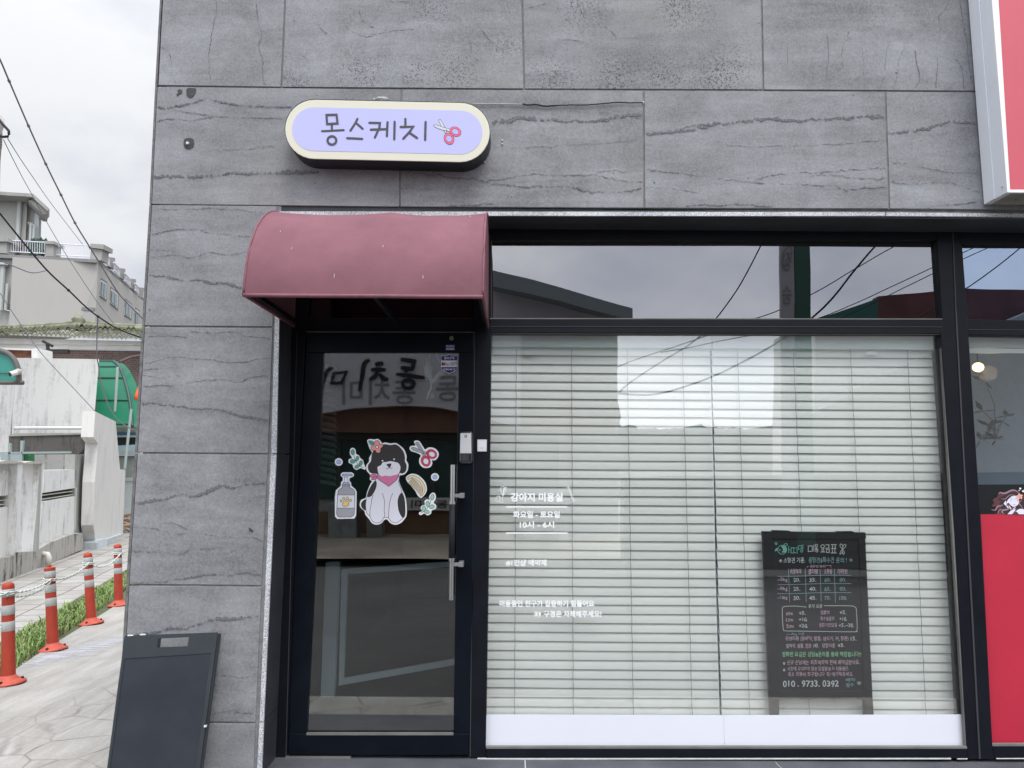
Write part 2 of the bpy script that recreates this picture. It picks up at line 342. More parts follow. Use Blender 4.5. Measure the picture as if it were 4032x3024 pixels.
M['inwall'] = mat('indoor_wall', (.10, .11, .115), .8, var=.1)
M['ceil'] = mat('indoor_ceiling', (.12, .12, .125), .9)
# ================================================================== THE SHOP BUILDING
B = empty('shop_building', (0, 0, 0), 'grey stone clad shop building with black framed glass front', 'building')
def interp(tab, y):
    for (y0, x0), (y1, x1) in zip(tab, tab[1:]):
        if y <= y1 or (y1, x1) == tab[-1]: return x0+(x1-x0)*(y-y0)/(y1-y0)
LE = [(-300, 655), (0, 638), (342, 620), (811, 598), (1285, 570), (1786, 542), (2150, 520), (2303, 509), (2846, 480), (3300, 452)]
RE = [(809, 1089), (1288, 1073), (1786, 1055), (2150, 1037), (2529, 1019), (3024, 998), (3300, 986)]
GP = 3.4
wall = MB(); rnd = random.Random(4)
def slab(q, dense=0.0):
    b = len(wall.v); dy = rnd.uniform(-.0012, .0012)
    wall.plate(q, dy, .028)
    c = (rnd.random(), rnd.random(), dense, 1); wall.col += [c]*(len(wall.v)-b)
def rowy(tab, x):
    return interp([(a, b) for a, b in tab], x)
J1 = [(600, 338), (1050, 345), (2000, 352), (2500, 354), (3600, 358), (4500, 366)]   # joint under the top course
J2 = [(560, 804), (1089, 809), (1850, 817), (2900, 820), (3800, 823), (4500, 830)]   # bottom of the lintel course
def jy(t, x): return interp(t, x)
xsA = [(638, 620, 655), (1123, 1108, 1132), (2056, 2064, 2050), (2999, 3006, 2994), (3935, 3953, 3920), (4700, 4720, 4680)]
for i in range(5):
    x0, x0b, x0t = xsA[i]; x1, x1b, x1t = xsA[i+1]
    slab([(x0t+GP, -300), (x1t-GP, -300), (x1-GP, 0), (x1b-GP, jy(J1, x1b)-GP), (x0b+GP, jy(J1, x0b)-GP), (x0+GP, 0)], [0, .9, 1, .55, 1][i])
xsB = [(620, 598), (1581, 1574), (2534, 2537), (3486, 3502), (4440, 4460)]
for i in range(4):
    (a, b), (c, d) = xsB[i], xsB[i+1]
    if i == 0: slab([(a, jy(J1, a)+GP), (c-GP, jy(J1, c)+GP), (d-GP, jy(J2, d)-1), (1089, 809-1), (b, jy(J2, b)-1)], .12)
    else: slab([(a+GP, jy(J1, a)+GP), (c-GP, jy(J1, c)+GP), (d-GP, jy(J2, d)-1), (b+GP, jy(J2, b)-1)], .1)
for y0l, y0r, y1l, y1r in ((804, 809, 1285, 1289), (1285, 1289, 1784, 1788), (1784, 1788, 2303, 2308), (2303, 2308, 2843, 2847), (2843, 2847, 3280, 3284)):
    slab([(interp(LE, y0l)+0, y0l+GP), (interp(RE, y0r), y0r+GP), (interp(RE, y1r), y1r-GP), (interp(LE, y1l), y1l-GP)], .06)
wo_ = wall.build('wall', M['stone'], B, bev=.0022)
bk = MB()                                                           # mortar backing and the carcass behind it
X0 = P(600, 1500).x+.02
bk.box(P(566, 1500).x+.03, P(1080, 1500).x, .006, .23, -.1, 4.4); bk.box(P(566, 1500).x+.03, 7, .0062, .5, P(2000, 812).z, 4.4)
bk.build('joint_mortar', M['mortar'], B)
e = MB()
for i, (ya, yb) in enumerate(((-300, 340), (341, 804), (806, 1284), (1286, 1783), (1785, 2302), (2304, 2842), (2845, 3280))):
    e.plate([(interp(LE, ya)-9-.0017*max(ya, 0), ya+1), (interp(LE, ya)-1.5, ya+1), (interp(LE, yb)-1.5, yb-1), (interp(LE, yb)-9-.0017*max(yb, 0), yb-1)], .004, .03)
e.build('corner_edge', M['sideedge'], B)
sw = MB(); sx = P(556, 1500, .2).x
sw.box(sx+.01, 7, .5, 6.2, 3.05, 4.4); sw.box(sx+.01, sx+.25, .24, 6.2, -.1, 3.04); sw.box(sx+.26, 7, 6.0, 6.2, -.1, 3.04)
sw.build('side_wall', M['sideedge'], B)
# veins, drawn on the slabs as the photo shows them
C1 = (560, 0, 1.3825); C2 = (2100, 0, 1.2289); C3 = (560, 330, 1.6586); C4 = (1500, 330, .92167); C5 = (480, 1270, 1.8427); C6 = (440, 2150, 1.8986)
VN = {C1: [(5, 400,0,405,60,390,130,372,230,362,300,375,460), (5, 620,0,630,110,650,190,635,250,655,340,658,420,670,465), (4, 105,255,150,300,165,400,185,460), (4, 1180,60,1200,110,1250,145,1330,165),
  (4, 1100,140,1160,180,1220,200,1300,178,1500,155), (4, 1385,120,1440,115,1500,70), (4, 825,90,825,130,805,165), (4, 1845,160,1880,205,1915,240), (4, 960,130,990,175,1010,180), (4, 1080,270,1130,298), (3, 830,298,870,302,900,330), (4, 1340,10,1380,5,1460,12), (4, 2085,40,2160,28,2200,15), (3, 1785,130,1790,270)],
 C2: [(6, 2065,0,2075,90,2095,190,2110,330,2125,400), (4, 2010,0,1990,50,1962,80,1970,140,1965,190), (4, 1725,195,1705,280,1700,370,1675,430), (4, 1800,220,1770,290,1762,370,1735,435), (4, 1850,240,1855,300,1870,380,1840,435),
  (6, 1955,270,1955,340,1945,430), (5, 2040,285,2075,330,2085,430), (3, 1585,200,1600,310,1585,400), (3, 1750,20,1830,60,1900,120), (3, 1530,150,1495,230,1500,330), (4, 330,120,380,150,395,172), (3, 120,190,200,195,250,205), (3, 1420,160,1430,260,1415,380), (3, 1230,230,1232,360)],
 C3: [(9, 100,150,150,158,230,145,330,125,390,102,450,100,520,122,640,138,740,145,980,150), (5, 190,168,280,182,400,200,470,212,600,215,720,220,920,225), (6, 95,245,160,230,220,232,330,238,400,225,470,212),
  (19, 70,610,200,605,340,608,440,598,520,595,580,582,700,588,800,580,900,580,1000,578,1160,580), (4, 70,820,200,822,350,818,430,810,540,820,640,820,700,835,780,840), (5, 60,985,160,960,260,950,380,955,440,975,560,980,650,995,720,995), (4, 45,1083,120,1085,220,1098),
  (4, 60,1130,200,1118,320,1135,400,1110,440,1100,560,1115,680,1095), (12, 45,1250,130,1255,200,1270,280,1285,380,1282,450,1300,540,1300,600,1320,660,1340), (3, 480,435,650,425,860,405), (3, 140,245,180,262,230,258)],
 C4: [(18, 400,142,480,130,520,125,600,132,760,135,860,120,945,112), (18, 958,183,1090,172,1200,150,1300,140,1400,128,1500,132,1620,128,1700,122,1825,117), (5, 1080,165,1130,152,1200,148), (12, 1840,183,1920,172,2000,155,2060,138,2165,145), (7, 80,318,200,333,350,350,460,370,560,372,700,375,740,388,860,392,950,378),
  (5, 360,352,450,345,520,330,600,328,700,332,780,330,860,350,950,357), (4, 780,318,950,315), (7, 960,310,1100,328,1220,343,1350,357,1500,365,1640,370,1690,383,1835,375), (5, 1350,357,1400,335,1480,325,1600,322,1730,310,1830,306), (4, 1560,335,1640,332,1720,342,1830,343),
  (4, 960,377,1050,380,1150,395), (7, 250,442,300,440,410,436), (7, 1110,444,1180,438,1340,440,1420,446), (5, 1845,283,1960,300,2050,318,2170,328), (5, 1850,358,1950,362,2050,358,2170,390), (6, 1980,448,2080,438,2160,428), (3, 80,380,140,378,190,385), (3, 470,235,640,225,800,215,930,205), (3, 1250,225,1500,225,1700,215,1830,205)],
 C5: [(4, 185,102,240,98,380,98,470,108), (6, 500,65,610,75,700,72,830,68,900,100,980,105,1080,115), (5, 165,295,240,282,330,255,420,248,500,262,640,268,760,288,900,284,970,268,1080,256), (4, 150,380,220,392,280,402,370,385,470,395), (4, 150,345,230,335,420,325),
  (5, 160,465,270,455,380,458,480,440,600,418,740,412,800,430,870,430,920,400,1060,385), (13, 145,592,240,585,300,598,420,608,520,625,690,630,760,650,860,680,960,695,1065,712), (15, 95,1315,180,1300,300,1285,380,1255,440,1245,510,1260,600,1235,680,1200,740,1185,800,1203,880,1180,960,1170,1040,1170),
  (5, 60,1483,150,1485,260,1500,350,1528), (5, 400,1535,480,1530,600,1535,720,1555,840,1562,960,1562,1020,1590), (4, 400,1465,480,1500,540,1515), (3, 300,1455,400,1462), (3, 850,1550,940,1560,1010,1582)],
 C6: [(5, 130,30,200,42,320,42,450,60,520,60,600,20,680,25,780,12,860,10,930,45,980,80), (7, 140,275,350,270,480,250,560,240,680,220,760,212,900,218,980,198,1060,212,1130,212), (14, 110,660,250,655,340,640,420,618,550,615,640,585,740,555,830,545,900,548,1000,535,1100,522),
  (5, 760,965,860,968,980,985,1060,955), (6, 730,1255,830,1240,900,1228,980,1248,1060,1252), (4, 760,1070,850,1110)]}
vn = MB(); rv = random.Random(3); kk = 0
for (ox, oy, sc), Ls in VN.items():
    for L in Ls:
        wd = L[0]; pts = catmull([(L[i], L[i+1]) for i in range(1, len(L), 2)], False, 9)
        pts = [(x+rv.gauss(0, 1.6), y+rv.gauss(0, 2.2)) for x, y in pts]; kk += 1; Y = -.0016-(kk % 5)*.0002
        k = 1.0; pr = None
        for i, (x, y) in enumerate(pts):
            a = pts[max(i-1, 0)]; c = pts[min(i+1, len(pts)-1)]; d = Vector((c[0]-a[0], c[1]-a[1])).normalized(); nn = Vector((-d.y, d.x))
            k = .7*k+.3*rv.uniform(.5, 1.7); h = wd*sc*(.44 if wd < 9 else .56)*k*(1 if 0 < i < len(pts)-1 else .3)
            q = [P(ox+(x+nn.x*t*h)/sc, oy+(y+nn.y*t*h)/sc, Y) for t in (1, -1)]
            if pr: vn.face([pr[0], q[0], q[1], pr[1]], 0, [(i-1, 1), (i, 1), (i, 0), (i-1, 0)])
            pr = q
vn.build('stone_veins', M['vein'], wo_)
# rusty bolt stubs, drill holes, anchors
M['patch'] = mat('dark_putty', (.055, .055, .06), .8, var=.3, vscale=40); M['screw'] = mat('screw_head', (.6, .6, .6), .4)
s_ = MB(); d = Draw(560, 330, 1.6586, -.0019, s_, step=.0001)
for o_, q_, sm2 in ((C3, [(275, 362), (300, 354), (330, 358), (338, 380), (334, 408), (305, 425), (280, 418), (270, 395)], True), (C3, [(292, 32), (320, 26), (350, 32), (346, 60), (322, 88), (296, 82), (288, 55)], True),
        (C3, [(228, 42), (240, 34), (262, 40), (258, 62), (240, 66), (228, 80), (222, 70), (236, 56)], False), (C5, [(918, 1495), (932, 1490), (955, 1512), (945, 1522), (925, 1515)], False)):
    d = Draw(*o_, -.0024); d.poly(q_, 0, sm2); d.mb.build('mounting_patch', M['patch'], wo_)
for x, y, r in ((1978, 553, 3), (1978, 567, 3), (1908, 639, 3), (1474, 391, 3), (741, 566, 6), (1978, 411, 2.5), (2532, 404, 4)):
    s_ = MB(); p = P(x, y, -.002); s_.tube([p, p-Vector((0, .006 if r < 5 else .012, 0))], r*.00125, 8); s_.build('screw_head', M['screw'], wo_)
# lintel and jamb: groove, rough light edge, dark polished soffit and reveal
ln = MB()
ln.plate([(1089, 811), (1850, 819), (2900, 822), (3800, 825), (4500, 832), (4500, 846), (3800, 839), (2900, 834), (1850, 832), (1104, 832)], .012, .01)
ln.plate([(1089, 811), (1100, 812), (1070, 1786), (1018, 3060), (1000, 3060), (1055, 1786), (1073, 1289)], .012, .01)
ln.build('shadow_groove', M['mortar'], B)
le = MB()
le.plate([(1100, 832), (1850, 833), (2900, 834), (3486, 836), (3486, 850), (2900, 850), (1850, 849), (1104, 850)], -.001, .012)
le.plate([(3490, 836), (3800, 839), (4500, 846), (4500, 858), (3800, 852), (3490, 850)], -.001, .012)
jl = [(832, 1095), (1286, 1085), (1786, 1067), (2150, 1051), (2529, 1035), (2842, 1022), (3060, 1010)]; jr = [(832, 1108), (1286, 1104), (1786, 1088), (2150, 1067), (2529, 1051), (2842, 1038), (3060, 1029)]
for ya, yb in ((850, 1785), (1789, 2841), (2845, 3060)):
    le.plate([(interp(jl, ya), ya), (interp(jr, ya), ya), (interp(jr, yb), yb), (interp(jl, yb), yb)], -.001, .012)
le.build('light_granite_edge', M['roughgranite'], B)
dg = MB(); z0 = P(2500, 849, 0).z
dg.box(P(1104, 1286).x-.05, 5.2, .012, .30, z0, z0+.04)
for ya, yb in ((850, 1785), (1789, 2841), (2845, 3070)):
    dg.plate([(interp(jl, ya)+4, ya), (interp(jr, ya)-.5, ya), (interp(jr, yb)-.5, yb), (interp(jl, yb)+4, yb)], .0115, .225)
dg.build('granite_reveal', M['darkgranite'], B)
# --------------------------------------------------------------- frames
YF = .24
fr = MB()
def fq(q, y=YF, th=.10, m=0): fr.plate(q, y, th, m)
fq([(1098, 900), (1122, 900), (1218, 900), (1218, 1166), (1206, 1300), (1164, 2100), (1133, 2978), (1086, 2990), (1108, 2150), (1128, 1290)])   # left jamb frame
fq([(1218, 890), (1873, 890), (1873, 1165), (1218, 1165)]); fq([(1206, 1253), (1873, 1253), (1873, 1306), (1206, 1306)])
fq([(1866, 895), (1934, 895), (1935, 1310), (1926, 2100), (1912, 2985), (1848, 2985), (1859, 2400), (1866, 1500)])                           # mullion right of the door
fq([(1934, 893), (3694, 893), (3688, 946), (1934, 946)]); fq([(1929, 1257), (3711, 1259), (3712, 1314), (1930, 1311)], YF-.004)               # head and transom bar
fq([(3686, 893), (3780, 890), (3789, 965), (3811, 1258), (3814, 1318), (3860, 2020), (3909, 2940), (3916, 2990), (3812, 2990), (3808, 2947), (3760, 2100), (3705, 1315), (3711, 1259)], YF-.002)
fq([(3780, 890), (4500, 890), (4500, 968), (3789, 965)]); fq([(3808, 1258), (4500, 1266), (4500, 1330), (3814, 1318)])
fq([(1914, 2947), (3808, 2947), (3812, 2987), (1914, 2987)], YF-.003); fq([(3909, 2937), (4500, 2935), (4500, 2985), (3916, 2987)], YF-.003)
fo = fr.build('window_frame', M['frame'], B, bev=.003)
g = MB()
def gq(q, y, th=.004): g.plate(q, y, th)
gq([(3762, 1223), (3767, 1223), (3862, 2988), (3855, 2988)], YF-.006); gq([(1868, 1306), (1871, 1306), (1853, 2980), (1849, 2980)], YF-.003); gq([(3750, 900), (3754, 900), (3766, 1223), (3762, 1223)], YF-.006)
gq([(1930, 1284), (3709, 1286), (3709, 1288), (1930, 1286)], YF-.008); gq([(3811, 1296), (4500, 1303), (4500, 1305), (3811, 1298)], YF-.004)
gq([(1168, 1310), (1171, 1310), (1127, 2980), (1124, 2980)], YF-.004)
g.build('frame_seams', mat('seam_grey', (.045, .047, .05), .5), fo)
g = MB()
g.plate([(1934, 946), (1937, 946), (1931, 1255), (1928, 1255)], YF+.01, .02); g.plate([(1928, 1252), (3711, 1254), (3711, 1258), (1928, 1256)], YF-.006, .02)
g.plate([(3703, 1315), (3708, 1315), (3811, 2947), (3802, 2947)], YF+.004, .02); g.plate([(1914, 2940), (3808, 2940), (3808, 2948), (1914, 2948)], YF-.004, .02)
g.plate([(3907, 2930), (4500, 2927), (4500, 2937), (3909, 2938)], YF-.004, .02); g.plate([(1935, 1311), (3705, 1314), (3705, 1317), (1935, 1314)], YF+.004, .02)
g.build('gasket', M['gasket'], fo)
g = MB(); g.plate([(1880, 2986), (3745, 2985), (3745, 2990), (1880, 2991)], YF-.006, .01); g.plate([(3770, 2987), (3810, 2987), (3810, 2990), (3770, 2990)], YF-.006, .01); g.plate([(3924, 2986), (4400, 2984), (4400, 2987), (3924, 2989)], YF-.006, .01)
g.build('caulking', M['caulk'], fo)
# --------------------------------------------------------------- windows
def pane(name, q, m, y=YM): a = MB(); a.plate(q, y, .005); return a.build(name, m, B)
tr1 = pane('transom_window', [(1930, 940), (3700, 940), (3714, 1262), (1924, 1262)], M['transomglass'])
tr0 = pane('transom_window', [(1214, 1160), (1877, 1160), (1877, 1258), (1214, 1258)], M['transomglass'])
tr2 = pane('transom_window', [(3784, 955), (4500, 958), (4500, 1272), (3804, 1264)], glass('clearer_tinted_glass', (.30, .33, .38), .32, rcol=(.66, .80, 1.0)))
gl1 = pane('display_window', [(1925, 1306), (3712, 1306), (3812, 2950), (1906, 2950)], M['glass'])
gl2 = pane('display_window', [(3810, 1312), (4500, 1318), (4500, 2945), (3903, 2945)], M['glass'])
tag(gl1, 'wide display window backed by pale blinds'); tag(gl2, 'display window with red film at the right edge')
# film strips on the main window
f_ = MB(); f_.plate([(1915, 2813), (2848, 2816), (2852, 2941), (1913, 2941)], YM-.0016, .0012); f_.plate([(2849, 2816), (3789, 2813), (3794, 2938), (2853, 2941)], YM-.0014, .0012); f_.build('white_film_strip', M['whitefilm'], gl1)
d = Draw(1900, 1850, 2.5525, YM-.001)
d.btext('강아지 미용실', 281, 232, 806, 318, 0, 2.6);
d.poly([(235, 365), (852, 366), (852, 379), (235, 379)]); d.btext('화요일 - 토요일', 307, 414, 778, 483, 0); d.btext('10시 - 6시', 372, 518, 720, 586, 0); d.poly([(235, 629), (855, 629), (855, 642), (235, 642)])
d.btext('#1인샵 예약제', 235, 902, 643, 964, 0); d.btext('미용중인 친구가 집중하기 힘들어요', 170, 1312, 1124, 1376, 0); d.btext('구경은 자제해주세요!', 615, 1417, 1195, 1481, 0)
for cx in (534, 570):
    d.ring(ellipse(cx, 1449, 16, 24, 0, 18), 4, 0); d.poly(ellipse(cx+4, 1449, 9, 17, 0, 14), 0)
for L in ([(205, 262), (190, 230), (180, 200), (190, 172), (212, 165), (215, 185), (208, 215), (205, 262)], [(205, 262), (212, 225), (225, 190), (238, 172), (236, 200), (222, 235), (205, 262)], [(205, 215), (228, 178)],
          [(205, 262), (196, 290), (205, 322), (188, 328), (172, 312), (178, 285), (172, 262)], [(178, 285), (160, 262), (145, 270), (133, 300), (140, 320), (158, 318), (172, 300)]):
    d.line(L, 5, 0, smooth=True)
d.line([(862, 178), (912, 322)], 5, 0)
for i in range(11):
    t = i/10; x = 862+50*t; y = 178+144*t; d.line([(x, y), (x+15, y-5)], 4, 0)
d.line([(846, 180), (875, 170)], 5, 0); d.line([(900, 324), (928, 315)], 5, 0)
d.mb.build('window_lettering', M['white'], gl1)
f_ = MB(); f_.plate([(3861, 2025), (4500, 2022), (4500, 2934), (3907, 2934)], YM-.002, .0012); f_.build('red_film', M['redfilm'], gl2)
f_ = MB(); f_.plate([(3848, 1908), (4500, 1905), (4500, 2023), (3860, 2026)], YM-.0012, .0012); f_.build('black_film', M['blackfilm'], gl2)
# long haired woman drawing on the neighbour window
hm = [mat('hair_brown', (.10, .035, .04), .6), mat('hair_mauve', (.33, .21, .27), .6), mat('drawing_skin', (.78, .76, .9), .5), mat('drawing_petal', (.9, .25, .2), .5), mat('drawing_petal_tip', (.95, .6, .4), .5), mat('drawing_blue', (.12, .12, .5), .5), mat('drawing_lip', (.75, .35, .6), .5), M['white'], mat('hair_dark', (.035, .016, .02), .6)]
d = Draw(3820, 1880, 9.217, YM-.0024, un=P)
d.poly([(1040, 620), (1090, 545), (1200, 570), (1300, 540), (1420, 480), (1560, 440), (1680, 470), (1790, 560), (1960, 620), (2300, 700), (2400, 1330), (1020, 1330), (1000, 1260), (1060, 1180), (1000, 1160), (920, 1230), (880, 1200), (960, 1060), (820, 1060), (800, 1000), (880, 920), (830, 860), (840, 780), (960, 720)], 0, True)
d.poly([(1240, 640), (1400, 560), (1600, 520), (1720, 620), (1500, 680), (1350, 820), (1230, 900), (1180, 980), (1060, 960), (1120, 860), (1020, 800), (1100, 720)], 8, True); d.poly([(1230, 980), (1330, 1060), (1440, 1180), (1350, 1330), (1180, 1330), (1160, 1200), (1100, 1120)], 8, True)
d.poly([(1780, 800), (1900, 760), (1990, 900), (1940, 1130), (1760, 1140), (1660, 1090), (1760, 960)], 8, True)
T = lambda t: .35+math.sin(math.pi*t)
for L, wd in (([(1030, 620), (1080, 545), (1200, 575), (1330, 550), (1420, 500), (1560, 460), (1680, 490), (1780, 570)], 45), ([(1120, 770), (1200, 785), (1290, 770), (1370, 690), (1480, 630), (1640, 640)], 22), ([(770, 1165), (900, 1185), (960, 1100), (1020, 1040), (1120, 1030), (1200, 980)], 36),
              ([(1240, 1330), (1160, 1260), (1190, 1190), (1300, 1170), (1400, 1130), (1390, 1050)], 44), ([(1880, 770), (1840, 850), (1770, 930), (1830, 1010), (1890, 1090), (1880, 1130)], 24), ([(1040, 1330), (1020, 1240), (1090, 1170), (1170, 1150)], 26)):
    d.line(L, wd, 1, smooth=True, taper=T)
d.poly([(1440, 740), (1520, 680), (1640, 665), (1740, 720), (1770, 800), (1760, 920), (1740, 980), (1660, 1040), (1590, 1068), (1500, 1030), (1430, 960), (1400, 920), (1340, 940), (1330, 880), (1380, 800)], 2, True)
for q in ([(1215, 940), (1290, 840), (1310, 900), (1340, 960), (1300, 1030), (1250, 990)], [(1310, 1050), (1340, 1005), (1400, 1100), (1360, 1110)], [(1390, 1000), (1440, 1040), (1500, 1140), (1480, 1170), (1420, 1090)], [(1640, 1070), (1640, 1120), (1580, 1150), (1540, 1140)],
          [(1350, 1335), (1470, 1210), (1560, 1160), (1660, 1160), (1600, 1240), (1520, 1335)], [(1620, 1250), (1780, 1140), (1900, 1140), (2080, 1200), (2150, 1335), (1760, 1335), (1710, 1260), (1660, 1230)]): d.poly(q, 2)
for cx, c in ((1480, 5), (1715, 8)): d.poly(ellipse(cx-10, 828, 42, 22), 7); d.poly(ellipse(cx, 828, 18, 19), c)
d.line([(1460, 740), (1500, 755), (1540, 785)], 8, 8); d.line([(1620, 785), (1660, 765), (1700, 760)], 8, 8); d.poly([(1545, 985), (1600, 968), (1650, 985), (1600, 1005)], 6, True)
for k in range(5):
    a = R(90+72*k+10); d.poly(ellipse(1795+62*math.cos(a), 690-55*math.sin(a), 56, 36, -math.degrees(a), 14), 4); d.poly(ellipse(1795+45*math.cos(a), 690-40*math.sin(a), 38, 20, -math.degrees(a), 12), 3)
for cx, cy, r in ((1818, 400, 44), (1925, 498, 50)): d.poly([(cx, cy-r), (cx+r*.45, cy-r*.45), (cx+r, cy), (cx+r*.45, cy+r*.45), (cx, cy+r), (cx-r*.45, cy+r*.45), (cx-r, cy), (cx-r*.45, cy-r*.45)], 7)
d.poly(ellipse(1780, 470, 20, 20), 7)
d.mb.build('window_drawing', hm, gl2)
# --------------------------------------------------------------- the door
YD = .228
dm = MB(); OL = [(1207, 1309), (1866, 1309), (1866, 1500), (1859, 2400), (1845, 2974), (1133, 2974), (1164, 2100)]
GL = [(1273, 1388), (1806, 1388), (1785, 2888), (1206, 2888)]
def dq(q): dm.plate(q, YD, .045)
dq([(1207, 1309), (1866, 1309), (1866, 1388), (1204, 1388)]); dq([(1204, 1388), (1273, 1388), (1242, 2160), (1206, 2888), (1136, 2888), (1164, 2100)]); dq([(1806, 1388), (1866, 1388), (1866, 1500), (1859, 2400), (1847, 2888), (1785, 2888)]); dq([(1136, 2888), (1847, 2888), (1845, 2974), (1133, 2974)])
door = dm.build('door', M['doorframe'], B, bev=.004); tag(door, 'black framed glass entrance door with grooming stickers')
a = MB(); a.plate([(1268, 1384), (1812, 1384), (1790, 2892), (1200, 2892)], YD+.018, .005); a.build('glass', M['doorglass'], door)
a = MB(); a.plate([(1207, 2885), (1785, 2885), (1785, 2895), (1206, 2895)], YD-.002, .01); a.build('bead', M['gasket'], door); a = MB(); a.plate([(1207, 1305), (1866, 1307), (1866, 1309), (1207, 1308)], YD+.002, .01); a.build('bead', M['gasket'], door)
YS = YD+.0165
ink = [M['white'], mat('fur_charcoal', (.030, .028, .031), .55), M['navy'], mat('bandana_pink', (.72, .2, .38), .55), mat('flower_coral', (.86, .34, .32), .55), mat('leaf_teal', (.08, .36, .42), .55), mat('bottle_grey', (.42, .43, .47), .5), mat('pump_blue', (.38, .52, .86), .5),
       mat('paw_yellow', (.9, .7, .22), .5), mat('comb_cream', (.9, .74, .42), .5), mat('handle_rose', (.75, .05, .14), .5), mat('leaf_green', (.1, .42, .34), .5), mat('sage', (.36, .66, .52), .5), mat('dog_white', (.84, .84, .93), .5)]
def DR(y=YS): return Draw(1300, 1700, 4.254, y)
d = DR()
d.poly([(620, 150), (660, 122), (740, 128), (800, 120), (850, 160), (870, 190), (930, 180), (1010, 195), (1100, 190), (1180, 240), (1240, 300), (1280, 400), (1278, 480), (1308, 540), (1300, 640), (1250, 710), (1190, 728), (1165, 740), (1160, 850), (1210, 970), (1260, 1090), (1282, 1250), (1280, 1400), (1240, 1470), (1180, 1530), (1090, 1558), (1010, 1530), (960, 1475), (910, 1475), (860, 1530), (780, 1558), (700, 1530), (650, 1460), (590, 1390), (575, 1330), (510, 1270), (495, 1210), (520, 1140), (595, 1105), (620, 1010), (670, 880), (700, 830), (665, 800), (665, 720), (610, 650), (605, 560), (650, 500), (655, 430), (700, 350), (660, 280), (640, 220)], 0, True)
d.poly([(600, 1135), (545, 1160), (518, 1210), (530, 1270), (590, 1318), (612, 1240)], 1, True)
body = [(780, 780), (960, 760), (1145, 735), (1150, 860), (1190, 960), (1208, 1030), (1240, 1110), (1255, 1260), (1250, 1400), (1205, 1460), (1150, 1505), (1090, 1527), (1020, 1500), (975, 1445), (900, 1440), (860, 1500), (780, 1530), (700, 1490), (665, 1415), (620, 1370), (600, 1300), (595, 1200), (615, 1090), (645, 990), (690, 900), (750, 830)]
d.poly(body, 13, True)
d.poly([(765, 820), (780, 870), (765, 950), (720, 1040), (680, 1085), (622, 1090), (640, 1010), (680, 910), (740, 830)], 1, True)
d.poly([(1200, 1020), (1235, 1100), (1255, 1260), (1250, 1390), (1212, 1440), (1150, 1330), (1130, 1180), (1150, 1080)], 1, True)
d.ring(catmull(body), 7, 2)
for L in ([(722, 1060), (698, 1130), (690, 1200), (670, 1290), (665, 1415)], [(875, 1035), (900, 1110), (912, 1200), (905, 1310), (915, 1390), (900, 1440)], [(1050, 1030), (1015, 1110), (1000, 1180), (985, 1290), (978, 1390), (975, 1445)]): d.line(L, 7, 2, smooth=True)
d.poly([(690, 440), (700, 370), (740, 300), (800, 250), (850, 225), (920, 208), (1010, 222), (1100, 213), (1170, 260), (1225, 330), (1252, 420), (1252, 495), (1280, 560), (1270, 650), (1220, 697), (1170, 692), (1120, 710), (820, 710), (740, 698), (680, 690), (640, 640), (635, 560), (680, 500)], 1, True)
d.line([(690, 500), (680, 580), (710, 650), (790, 695)], 6, 2, smooth=True); d.line([(1252, 500), (1245, 590), (1200, 650), (1175, 690)], 6, 2, smooth=True)
d.poly([(790, 705), (860, 700), (1150, 690), (1150, 740), (1110, 810), (1045, 865), (980, 915), (900, 860), (820, 810), (785, 760)], 3); d.ring([(790, 705), (860, 700), (1150, 690), (1150, 740), (1110, 810), (1045, 865), (980, 915), (900, 860), (820, 810), (785, 760)], 7, 2)
for q in ([(780, 745), (740, 705), (700, 712), (665, 740), (710, 765)], [(782, 750), (720, 765), (692, 800), (750, 800), (785, 780)]): d.poly(q, 3, True); d.ring(catmull(q), 6, 2)
d.poly([(800, 665), (795, 590), (850, 560), (880, 515), (940, 505), (1010, 493), (1080, 505), (1140, 525), (1175, 580), (1170, 650), (1140, 705), (1060, 730), (1000, 745), (920, 735), (870, 748), (820, 715)], 13, True)
d.poly([(945, 545), (985, 535), (1025, 535), (1010, 590), (990, 605), (965, 580)], 1, True); d.line([(940, 608), (960, 625), (992, 600), (1018, 615), (1040, 598)], 7, 2, smooth=True)
for x, y in ((877, 487), (1071, 461)): d.poly(ellipse(x-5, y+8, 20, 22), 2); d.poly(ellipse(x, y, 14, 14), 0)
d.poly([(640, 155), (700, 155), (735, 190), (725, 215), (680, 215)], 5, True); d.ring(catmull([(640, 155), (700, 155), (735, 190), (725, 215), (680, 215)]), 6, 2)
fl = [(735, 190), (755, 155), (785, 146), (822, 165), (828, 210), (870, 205), (886, 240), (850, 275), (845, 290), (838, 340), (800, 356), (770, 340), (755, 312), (710, 315), (682, 280), (690, 240), (735, 228)]
d.poly(fl, 4, True); d.ring(catmull(fl), 6, 2); d.poly(ellipse(785, 255, 26, 26), 2); d.poly(ellipse(785, 255, 18, 18), 0)
o_ = d.mb.build('dog_sticker', ink, door)
def branch(name, c0, stem, leaves, out):
    d = DR(); d.poly(out, 0, True); d.line(stem, 7, 2, smooth=True)
    for x, y, rx, ry, a in leaves: d.poly(ellipse(x, y, rx, ry, a), c0); d.ring(ellipse(x, y, rx, ry, a), 6, 2)
    d.mb.build(name, ink, door)
branch('leaf_sticker', 11, [(395, 385), (420, 480), (480, 560), (560, 605)], [(379, 342, 30, 46, 0), (453, 450, 26, 44, 18), (376, 496, 42, 34, 10), (512, 526, 28, 44, 20), (450, 585, 40, 28, -25)],
       [(340, 290), (380, 268), (425, 300), (435, 370), (480, 395), (505, 440), (550, 475), (568, 540), (595, 600), (580, 635), (510, 610), (440, 640), (390, 600), (370, 545), (312, 520), (315, 460), (365, 440), (330, 370)])
